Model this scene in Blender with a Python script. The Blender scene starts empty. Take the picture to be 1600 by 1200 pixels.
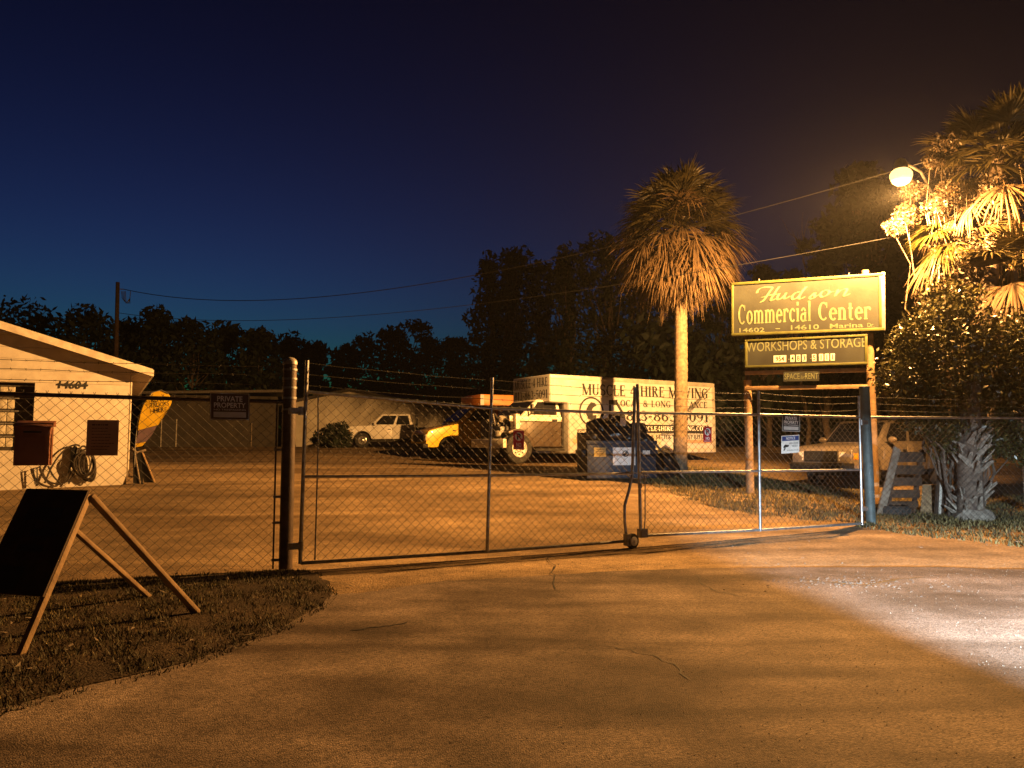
import bpy, bmesh, math, random
import numpy as np
from mathutils import Vector as V, Matrix

R = math.radians
scene = bpy.context.scene
col = scene.collection
rnd = random.Random(7)

# ------------------------------------------------------------------ camera
H_CAM, FPX, HORIZON = 1.45, 1200.0, 696.0           # eye height, focal length and horizon row (1600x1200 photo)
PITCH = math.atan((HORIZON - 600) / FPX)
cam_d = bpy.data.cameras.new('camera'); cam = bpy.data.objects.new('camera', cam_d); col.objects.link(cam)
cam_d.sensor_width = 36; cam_d.lens = 36 * FPX / 1600; cam_d.clip_end = 2000; cam_d.clip_start = .05
cam.location = (0, 0, H_CAM); cam.rotation_euler = (math.pi / 2 + PITCH, 0, 0)
scene.camera = cam

# ------------------------------------------------------------------ sky (late dusk, no sun lamp left)
world = bpy.data.worlds.new('World'); scene.world = world; world.use_nodes = True
nt = world.node_tree
bg = nt.nodes['Background']
sky = nt.nodes.new('ShaderNodeTexSky'); sky.sky_type = 'NISHITA'; sky.sun_disc = False
sky.sun_elevation = R(-2.3); sky.sun_rotation = R(-28); sky.altitude = 0; sky.air_density = 1.0; sky.dust_density = .4; sky.ozone_density = 3.4
gam = nt.nodes.new('ShaderNodeGamma'); gam.inputs[1].default_value = 2.9      # deeper night zenith
tint = nt.nodes.new('ShaderNodeMix'); tint.data_type = 'RGBA'; tint.blend_type = 'MULTIPLY'; tint.inputs[0].default_value = 1; tint.inputs[7].default_value = (.40, 1.42, .92, 1)
nt.links.new(sky.outputs[0], tint.inputs[6]); nt.links.new(tint.outputs[2], gam.inputs[0]); hs = nt.nodes.new('ShaderNodeHueSaturation'); hs.inputs['Saturation'].default_value = .9; hs.inputs['Value'].default_value = 3.4
nt.links.new(gam.outputs[0], hs.inputs['Color']); nt.links.new(hs.outputs[0], bg.inputs[0])
bg.inputs[1].default_value = 0.15

vs = scene.view_settings
vs.view_transform = 'Standard'; vs.look = 'None'; vs.exposure = 2.0; vs.gamma = 1.0; vs.use_curve_mapping = False
scene.render.engine = 'CYCLES'
scene.cycles.use_denoising = True
scene.cycles.max_bounces = 5
scene.cycles.sample_clamp_indirect = 4.0

# ------------------------------------------------------------------ lamps the place has
SODIUM = (1.0, .46, .118)
LAMP_W = 10600
HEADLIGHT_W = 14500
HAZE = .00022

# ------------------------------------------------------------------ photo pixel -> world
def ray(px, py):
    X, Y = (px - 800) / FPX, (600 - py) / FPX
    c, s = math.cos(PITCH), math.sin(PITCH)
    return V((X, c - Y * s, s + Y * c))
def P(px, py, D):
    d = ray(px, py); t = D / d.y
    return V((d.x * t, D, H_CAM + d.z * t))
def sm(a, b, x):
    t = min(1, max(0, (x - a) / (b - a))); return t * t * (3 - 2 * t)
def ramp(y):
    def sp(x, k=.6): return k * math.log1p(math.exp(min(60, x / k)))     # softened corner
    return .06 * sp(y - 11.2) - .06 * sp(y - 25) + .045 * sp(y - 30, 1) - .045 * sp(y - 42, 1)
def g(x, y):
    return ramp(y) * (1 - .55 * sm(5.5, 9.0, x) * (1 - sm(23, 30, y)))
def G(px, py):                                           # photo pixel -> ground point
    d = ray(px, py); lo, hi = .5, 300
    t = lo
    while t < hi:
        p = V((d.x * t, d.y * t, H_CAM + d.z * t))
        if p.z < g(p.x, p.y): break
        t += .02 + t * .001
    return V((p.x, p.y, g(p.x, p.y)))
class Wall:                                              # vertical plane through two ground points
    def __init__(s, a, b):
        s.a, s.b = V(a), V(b); e = s.b - s.a; e.z = 0; s.ex = e.normalized(); s.n = V((s.ex.y, -s.ex.x, 0))
        if s.n.y > 0: s.n = -s.n                         # towards the camera
    def pt(s, px, py, off=0):
        d = ray(px, py); o = V((0, 0, H_CAM)); a = s.a + s.n * off
        t = (a - o).dot(s.n) / d.dot(s.n)
        return o + d * t

# ------------------------------------------------------------------ materials
MATS = {}
def nmat(name, c1, c2=None, scale=8, rough=.7, metal=0, bump=0, bscale=None, detail=6, spec=.5, emit=None, estr=0, trans=None, lo=.35, hi=.65, coat=0):
    m = bpy.data.materials.new(name); m.use_nodes = True; t = m.node_tree; b = t.nodes['Principled BSDF']
    b.inputs['Roughness'].default_value = rough; b.inputs['Metallic'].default_value = metal
    b.inputs['Specular IOR Level'].default_value = spec
    if coat: b.inputs['Coat Weight'].default_value = coat
    tc = t.nodes.new('ShaderNodeTexCoord')
    n = t.nodes.new('ShaderNodeTexNoise'); n.inputs['Scale'].default_value = scale; n.inputs['Detail'].default_value = detail
    t.links.new(tc.outputs['Object'], n.inputs['Vector'])
    cr = t.nodes.new('ShaderNodeValToRGB'); cr.color_ramp.elements[0].position = lo; cr.color_ramp.elements[1].position = hi
    c2 = c2 or tuple(v * .7 for v in c1)
    cr.color_ramp.elements[0].color = (*c2, 1); cr.color_ramp.elements[1].color = (*c1, 1)
    t.links.new(n.outputs['Fac'], cr.inputs['Fac']); t.links.new(cr.outputs['Color'], b.inputs['Base Color'])
    if bump:
        n2 = t.nodes.new('ShaderNodeTexNoise'); n2.inputs['Scale'].default_value = bscale or scale * 6; n2.inputs['Detail'].default_value = 4
        t.links.new(tc.outputs['Object'], n2.inputs['Vector'])
        bp = t.nodes.new('ShaderNodeBump'); bp.inputs['Strength'].default_value = bump; bp.inputs['Distance'].default_value = .02
        t.links.new(n2.outputs['Fac'], bp.inputs['Height']); t.links.new(bp.outputs['Normal'], b.inputs['Normal'])
    if emit:
        b.inputs['Emission Color'].default_value = (*emit, 1); b.inputs['Emission Strength'].default_value = estr
    if trans:
        b.inputs['Transmission Weight'].default_value = trans
    MATS[name] = m; return m

def ground_mat(name, c1, c2, c3, stone=60, bump=.6, patch=.35, big=.12, dist=.012, speck=None, chips=.55, streak=0, vw=-.6, worn=0):
    """layered ground: large patches, medium blotches, small stones with relief"""
    m = bpy.data.materials.new(name); m.use_nodes = True; t = m.node_tree; b = t.nodes['Principled BSDF']
    b.inputs['Roughness'].default_value = .85; b.inputs['Specular IOR Level'].default_value = .3
    tc = t.nodes.new('ShaderNodeTexCoord'); L = t.links.new
    def noise(s, d=5):
        n = t.nodes.new('ShaderNodeTexNoise'); n.inputs['Scale'].default_value = s; n.inputs['Detail'].default_value = d
        L(tc.outputs['Object'], n.inputs['Vector']); return n.outputs['Fac']
    def rampn(f, a, bb, p0, p1):
        cr = t.nodes.new('ShaderNodeValToRGB'); e = cr.color_ramp.elements
        e[0].position, e[1].position = p0, p1; e[0].color = (*a, 1); e[1].color = (*bb, 1); L(f, cr.inputs['Fac']); return cr.outputs['Color']
    def mix(f, a, bb, mode='MIX'):
        x = t.nodes.new('ShaderNodeMix'); x.data_type = 'RGBA'; x.blend_type = mode
        if isinstance(f, (int, float)): x.inputs[0].default_value = f
        else: L(f, x.inputs[0])
        L(a, x.inputs[6]); L(bb, x.inputs[7]); return x.outputs[2]
    base = rampn(noise(patch, 8), c1, c2, .38, .64)
    bl = rampn(noise(2.3, 8), (.62, .6, .58), (1.12, 1.1, 1.08), .3, .7)
    base = mix(1.0, base, bl, 'MULTIPLY')
    if worn: base = mix(1.0, base, rampn(noise(worn, 9), (.55, .51, .48), (1.12, 1.1, 1.08), .38, .56), 'MULTIPLY')
    if streak:                                               # long wheel-worn bands across the drive
        mp = t.nodes.new('ShaderNodeMapping'); mp.inputs['Scale'].default_value = (streak * .5, streak * 2.6, 1); mp.inputs['Rotation'].default_value = (0, 0, .22)
        L(tc.outputs['Object'], mp.inputs['Vector']); ns = t.nodes.new('ShaderNodeTexNoise'); ns.inputs['Scale'].default_value = 1.1; ns.inputs['Detail'].default_value = 7; ns.inputs['Distortion'].default_value = .9
        L(mp.outputs[0], ns.inputs['Vector']); base = mix(1.0, base, rampn(ns.outputs['Fac'], (.58, .54, .5), (1.15, 1.13, 1.1), .36, .6), 'MULTIPLY')
    vo = t.nodes.new('ShaderNodeTexVoronoi'); vo.inputs['Scale'].default_value = stone; L(tc.outputs['Object'], vo.inputs['Vector'])
    sp = t.nodes.new('ShaderNodeSeparateColor'); L(vo.outputs['Color'], sp.inputs[0])
    st = rampn(sp.outputs[0], (.45, .45, .45), (1.6, 1.57, 1.53), .05, 1.0)
    base = mix(chips, base, mix(1.0, base, st, 'MULTIPLY'))
    L(base, b.inputs['Base Color'])
    add = t.nodes.new('ShaderNodeMath'); add.operation = 'MULTIPLY_ADD'
    L(vo.outputs['Distance'], add.inputs[0]); add.inputs[1].default_value = vw; L(noise(big * 100, 6), add.inputs[2])
    bp = t.nodes.new('ShaderNodeBump'); bp.inputs['Strength'].default_value = bump; bp.inputs['Distance'].default_value = dist
    L(add.outputs[0], bp.inputs['Height']); L(bp.outputs['Normal'], b.inputs['Normal'])
    MATS[name] = m; return m

M = MATS
nmat('galv', (.42, .43, .44), (.25, .25, .26), 14, .45, .85)
nmat('galv_dull', (.30, .30, .30), (.17, .16, .15), 20, .6, .6)
nmat('wire', (.085, .08, .075), (.045, .042, .04), 30, .65, .1, spec=.25)
nmat('rust_post', (.085, .055, .038), (.04, .026, .02), 9, .6, .1, .2)
nmat('green_post', (.07, .11, .12), (.04, .06, .065), 7, .6, 0, .15)
nmat('cap', (.4, .38, .34), (.25, .22, .2), 12, .5, .3)
nmat('wood', (.34, .23, .12), (.2, .13, .07), 6, .8, 0, .3, 40)
nmat('wood_grey', (.27, .22, .17), (.14, .11, .08), 7, .85, 0, .3, 40)
nmat('wood_dark', (.075, .045, .027), (.03, .018, .012), 6, .85, 0, .3, 40)
nmat('wood_pale', (.55, .52, .46), (.35, .31, .26), 9, .8, 0, .2, 40)
nmat('sign_field', (.030, .036, .030), (.016, .019, .016), 2.6, .6, 0, .1, 18, lo=.3, hi=.75)
nmat('sign_yellow', (.105, .115, .03), (.07, .075, .02), 5, .5)
nmat('letter_yellow', (.17, .20, .12), (.12, .14, .08), 9, .5)
nmat('letter_black', (.015, .015, .015), (.03, .03, .03), 9, .6)
nmat('paper_white', (.78, .77, .73), (.62, .6, .56), 9, .6)
nmat('letter_white', (.86, .84, .8), (.78, .76, .72), 9, .6)
nmat('metal_edge', (.6, .6, .58), (.4, .4, .38), 9, .4, .6)
nmat('stucco', (.64, .60, .53), (.53, .49, .43), 4, .85, 0, .35, 90)
nmat('siding', (.60, .56, .49), (.49, .45, .39), 5, .75, 0, .1, 60)
nmat('fascia', (.72, .66, .56), (.5, .44, .36), 5, .7)
nmat('roof', (.12, .11, .10), (.07, .06, .06), 12, .9, 0, .5, 60)
nmat('soffit', (.30, .22, .16), (.2, .14, .1), 5, .8)
nmat('frame_dark', (.05, .04, .035), (.03, .025, .02), 9, .6)
nmat('glassblock', (.62, .58, .48), (.4, .36, .28), 20, .25, 0, .4, 25)
nmat('glass_dark', (.012, .013, .016), (.02, .02, .022), 5, .25, 0, 0, spec=.05)
nmat('hose', (.05, .04, .035), (.03, .025, .02), 9, .45)
nmat('black_plastic', (.02, .02, .021), (.012, .012, .012), 9, .5)
nmat('bag', (.012, .012, .014), (.02, .02, .022), 9, .28, 0, .6, 14)
nmat('rubber', (.02, .02, .02), (.03, .028, .026), 20, .85, 0, .2, 60)
nmat('rim_white', (.75, .73, .68), (.5, .46, .4), 12, .4)
nmat('chrome', (.6, .6, .6), (.45, .45, .45), 12, .2, .9)
nmat('paint_white', (.78, .77, .74), (.66, .64, .6), 2.5, .35, coat=.4)
nmat('paint_cream', (.82, .77, .66), (.68, .62, .5), 2.5, .35, coat=.3)
nmat('paint_brown', (.085, .062, .042), (.05, .037, .027), 2.5, .4, coat=.3)
nmat('paint_yellow', (.82, .55, .03), (.66, .42, .02), 2.5, .35, coat=.4)
nmat('paint_orange', (.70, .25, .03), (.52, .18, .02), 2.5, .45)
nmat('paint_grey', (.29, .25, .215), (.22, .185, .16), 2.5, .35, .3, coat=.5)
nmat('box_white', (.54, .54, .53), (.43, .42, .40), 1.6, .45)
nmat('box_trim', (.58, .55, .48), (.42, .39, .33), 4, .45, .4)
nmat('stripe_tan', (.46, .30, .19), (.36, .23, .14), 4, .5)
nmat('engine', (.16, .15, .14), (.05, .05, .05), 18, .45, .6, .4, 40)
nmat('engine_pale', (.6, .56, .48), (.35, .32, .27), 18, .45, .3)
nmat('undercarriage', (.02, .018, .016), (.012, .011, .01), 8, .8)
nmat('dumpster_blue', (.014, .02, .037), (.007, .010, .019), 5, .55, .1, .2, 20)
nmat('label_yellow', (.22, .18, .06), (.16, .13, .05), 9, .6)
nmat('sign_red', (.55, .02, .03), (.45, .015, .02), 6, .5)
nmat('sign_brown', (.085, .045, .034), (.065, .034, .026), 6, .6)
nmat('sign_grey', (.62, .61, .58), (.5, .49, .46), 8, .5)
nmat('sign_blue', (.03, .06, .22), (.02, .045, .16), 8, .5)
nmat('box_maroon', (.42, .18, .11), (.3, .125, .08), 5, .65)
nmat('notice_brown', (.58, .33, .19), (.47, .26, .15), 5, .7)
nmat('flag_yellow', (.85, .58, .03), (.75, .48, .02), 4, .8)
nmat('flag_purple', (.22, .15, .2), (.16, .11, .15), 4, .8)
nmat('bark', (.16, .12, .09), (.07, .05, .04), 10, .9, 0, .6, 40)
nmat('palm_bark', (.22, .165, .11), (.12, .088, .058), 14, .9, 0, .9, 50)
nmat('boot', (.34, .30, .25), (.17, .14, .11), 9, .85, 0, .4, 40)
nmat('leaf_dark', (.045, .07, .03), (.025, .04, .018), 1.2, .6)
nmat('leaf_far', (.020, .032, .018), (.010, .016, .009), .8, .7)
nmat('leaf_gloss', (.075, .07, .022), (.035, .034, .011), 3, .32)
nmat('frond_green', (.06, .048, .017), (.026, .021, .008), 3, .45)
nmat('frond_dry', (.115, .072, .032), (.052, .032, .015), 3, .75)
nmat('frond_bright', (.05, .045, .007), (.025, .023, .0045), 3, .4)
nmat('vine_dry', (.036, .022, .009), (.017, .010, .0045), 4, .6)
nmat('grass_blade', (.058, .052, .018), (.028, .025, .009), 2.2, .7)
nmat('grass_dry', (.26, .20, .075), (.15, .115, .04), 2.2, .8)
nmat('tarp', (.02, .019, .017), (.01, .01, .009), 3, .7, 0, .4, 8)
nmat('wall_pale', (.8, .74, .62), (.62, .56, .46), 1.5, .85, 0, .2, 30)
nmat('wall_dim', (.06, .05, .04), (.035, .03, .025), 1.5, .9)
nmat('amber_lens', (.8, .35, .03), (.7, .3, .02), 9, .2)
nmat('lamp_glass', (.85, .82, .75), (.7, .66, .58), 9, .12)
nmat('lamp_lit', (1, .8, .5), (1, .8, .5), 9, .3, emit=(1, .56, .16), estr=.85)
nmat('caster_white', (.8, .8, .8), (.65, .65, .65), 12, .4)
ground_mat('yard', (.40, .30, .18), (.20, .15, .095), (.2, .15, .1), 45, .7, .22, .06, .02, streak=.22)
ground_mat('asphalt', (.25, .212, .19), (.135, .113, .101), (.1, .1, .1), 105, .42, .32, .10, .012, chips=1.0, streak=.55, vw=-1.0, worn=.75)
ground_mat('lawn', (.075, .052, .03), (.035, .025, .015), (.1, .1, .1), 60, .8, .8, .2, .02)

# ------------------------------------------------------------------ mesh building
class Frame:
    def __init__(s, o=(0, 0, 0), ex=(1, 0, 0), ez=(0, 0, 1)):
        s.o = V(o); s.ex = V(ex).normalized(); s.ez = V(ez).normalized(); s.ey = s.ez.cross(s.ex).normalized()
    def __call__(s, x, y, z): return s.o + s.ex * x + s.ey * y + s.ez * z
IDF = Frame()
class MB:
    def __init__(s, f=None): s.v, s.f, s.fr = [], [], f or IDF
    def add(s, pts, faces, raw=False):
        n = len(s.v)
        s.v += [V(p) if raw else s.fr(*p) for p in pts]
        s.f += [tuple(i + n for i in q) for q in faces]; return s
    def hexa(s, p, raw=False):          # 4 bottom ccw, 4 top
        return s.add(p, [(3, 2, 1, 0), (4, 5, 6, 7), (0, 1, 5, 4), (1, 2, 6, 5), (2, 3, 7, 6), (3, 0, 4, 7)], raw)
    def box(s, x0, x1, y0, y1, z0, z1):
        return s.hexa([(x0, y0, z0), (x1, y0, z0), (x1, y1, z0), (x0, y1, z0), (x0, y0, z1), (x1, y0, z1), (x1, y1, z1), (x0, y1, z1)])
    def side(s, poly, y0, y1):          # polygon in x,z extruded along y
        n = len(poly); a = sum(poly[i][0] * poly[(i + 1) % n][1] - poly[(i + 1) % n][0] * poly[i][1] for i in range(n))
        if a < 0: poly = poly[::-1]
        if y1 < y0: y0, y1 = y1, y0
        pts = [(x, y0, z) for x, z in poly] + [(x, y1, z) for x, z in poly]
        return s.add(pts, [tuple(range(n)), tuple(range(2 * n - 1, n - 1, -1))] + [(i + n, (i + 1) % n + n, (i + 1) % n, i) for i in range(n)])
    def plan(s, poly, z0, z1):
        n = len(poly)
        pts = [(x, y, z0) for x, y in poly] + [(x, y, z1) for x, y in poly]
        return s.add(pts, [tuple(range(n - 1, -1, -1)), tuple(range(n, 2 * n))] + [(i, (i + 1) % n, (i + 1) % n + n, i + n) for i in range(n)])
    def tube(s, pts, r, n=6, raw=False, cap=True):
        pts = [V(p) if raw else s.fr(*p) for p in pts]; k = len(pts)
        rs = r if isinstance(r, (list, tuple)) else [r] * k
        vs_, up = [], None
        for i, p in enumerate(pts):
            d = (pts[min(i + 1, k - 1)] - pts[max(i - 1, 0)])
            d = d.normalized() if d.length > 1e-9 else V((0, 0, 1))
            if up is None: up = V((0, 0, 1)) if abs(d.z) < .9 else V((1, 0, 0))
            a = d.cross(up)
            if a.length < 1e-4: a = d.cross(V((.3, .8, .2)))
            a.normalize(); b = a.cross(d); up = b
            for j in range(n):
                t = 2 * math.pi * j / n
                vs_.append(p + (a * math.cos(t) + b * math.sin(t)) * rs[i])
        fs = [(i * n + j, i * n + (j + 1) % n, (i + 1) * n + (j + 1) % n, (i + 1) * n + j) for i in range(k - 1) for j in range(n)]
        if cap: fs += [tuple(range(n - 1, -1, -1)), tuple(range((k - 1) * n, k * n))]
        return s.add(vs_, fs, True)
    def lathe(s, prof, c, ax, n=20, cap=True):    # prof [(radius, along)], axis in frame coordinates
        ax = V(ax).normalized(); a = ax.orthogonal().normalized(); b = ax.cross(a); c = V(c); k = len(prof)
        pts = [tuple(c + ax * h + (a * math.cos(2 * math.pi * j / n) + b * math.sin(2 * math.pi * j / n)) * r) for r, h in prof for j in range(n)]
        fs = [(i * n + j, i * n + (j + 1) % n, (i + 1) * n + (j + 1) % n, (i + 1) * n + j) for i in range(k - 1) for j in range(n)]
        return s.add(pts, fs + ([tuple(range(n - 1, -1, -1)), tuple(range((k - 1) * n, k * n))] if cap else []))
    def poly(s, pts, raw=False): return s.add(pts, [tuple(range(len(pts)))], raw)
    def slab(s, pts, off):              # thin plate: polygon + offset vector (frame coordinates)
        n = len(pts); o = V(off)
        return s.add(list(pts) + [tuple(V(p) + o) for p in pts], [tuple(range(n - 1, -1, -1)), tuple(range(n, 2 * n))] + [(i, (i + 1) % n, (i + 1) % n + n, i + n) for i in range(n)])
    def blob(s, c, r, seed=0, jit=.2, n=2, raw=False):
        bm = bmesh.new(); bmesh.ops.create_icosphere(bm, subdivisions=n, radius=1)
        q = random.Random(seed)
        ph = [q.uniform(0, 6) for _ in range(3)]
        pts = []
        for v in bm.verts:
            k = 1 + jit * (math.sin(v.co.x * 4 + ph[0]) * math.sin(v.co.y * 4 + ph[1]) + .5 * math.sin(v.co.z * 6 + ph[2])) + q.uniform(-.3, .3) * jit
            pts.append((c[0] + v.co.x * r[0] * k, c[1] + v.co.y * r[1] * k, c[2] + v.co.z * r[2] * k))
        fs = [tuple(v.index for v in f.verts) for f in bm.faces]; bm.free()
        return s.add(pts, fs, raw)
    def build(s, name, mat, parent=None, bevel=0, seg=2, smooth=True, label=None, mats=None):
        me = bpy.data.meshes.new(name)
        root = parent
        while root is not None and root.parent is not None: root = root.parent
        o0 = root.location if root is not None else V((0, 0, 0))
        if root is None and not getattr(s, 'atworld', False):
            o0 = sum(s.v, V((0, 0, 0))) / len(s.v); o0.z = min(v.z for v in s.v)
        me.from_pydata([tuple(v - o0) for v in s.v], [], s.f)
        if bevel:
            bm = bmesh.new(); bm.from_mesh(me)
            es = [e for e in bm.edges if len(e.link_faces) == 2 and e.calc_face_angle(0) > R(28)]
            bmesh.ops.bevel(bm, geom=es, offset=bevel, segments=seg, profile=.5, affect='EDGES', clamp_overlap=True)
            bm.to_mesh(me); bm.free()
        if smooth:
            me.polygons.foreach_set('use_smooth', [True] * len(me.polygons))
            me.set_sharp_from_angle(angle=R(35))
        me.materials.append(M[mat] if isinstance(mat, str) else mat)
        ob = bpy.data.objects.new(name, me); col.objects.link(ob)
        if parent is not None: ob.parent = parent
        else: ob.location = o0
        if label: ob['label'] = label
        return ob
def tag(o, label=None, cat=None, group=None, kind=None):
    if label: o['label'] = label
    if cat: o['category'] = cat
    if group: o['group'] = group
    if kind: o['kind'] = kind
    return o
def thing(name, label, cat, loc, group=None):
    o = bpy.data.objects.new(name, None); col.objects.link(o); o.location = V(loc); o.empty_display_size = .2
    return tag(o, label, cat, group)
def npmesh(name, verts, faces, mat, parent=None, smooth=False):
    root = parent
    while root is not None and root.parent is not None: root = root.parent
    verts = np.asarray(verts, dtype=np.float64)
    if root is not None: o0 = np.array(root.location)
    else: o0 = np.array([verts[:, 0].mean(), verts[:, 1].mean(), verts[:, 2].min()])
    me = bpy.data.meshes.new(name); me.from_pydata((verts - o0).tolist(), [], np.asarray(faces).tolist())
    if smooth: me.polygons.foreach_set('use_smooth', [True] * len(me.polygons))
    me.materials.append(M[mat])
    ob = bpy.data.objects.new(name, me); col.objects.link(ob)
    if parent is not None: ob.parent = parent
    else: ob.location = o0.tolist()
    return ob
def copy_tree(o, parent=None):
    c = o.copy(); col.objects.link(c)
    if parent is not None: c.parent = parent
    for ch in o.children: copy_tree(ch, c)
    return c

# ------------------------------------------------------------------ lettering
_tc = {}
def font_mesh(txt, bold=.0):
    k = (txt, bold)
    if k not in _tc:
        cu = bpy.data.curves.new('t', 'FONT'); cu.body = txt; cu.offset = bold; cu.resolution_u = 3
        ob = bpy.data.objects.new('t', cu); col.objects.link(ob); bpy.context.view_layer.update()
        me = bpy.data.meshes.new_from_object(ob.evaluated_get(bpy.context.evaluated_depsgraph_get()))
        vs_ = np.array([v.co[:2] for v in me.vertices]); fs = [tuple(p.vertices) for p in me.polygons]
        mn, mx = vs_.min(0), vs_.max(0)
        _tc[k] = ((vs_ - mn) / (mx - mn), fs)
        bpy.data.objects.remove(ob); bpy.data.curves.remove(cu); bpy.data.meshes.remove(me)
    return _tc[k]
T_, t_ = .21, .085
def _L(x0, y0, x1, y1, w): return ('L', x0, y0, x1, y1, w)
def _A(cx, cy, rx, ry, a0, a1, w0=t_, w1=T_): return ('A', cx, cy, rx, ry, a0, a1, w0, w1)
def _s(x, y, h=.15): return _L(x - h, y, x + h, y, .06)
def stem(x, y0=0, y1=1, w=T_): return [_L(x, y0, x, y1, w), _s(x, y0 + .03), _s(x, y1 - .03)]
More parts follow.
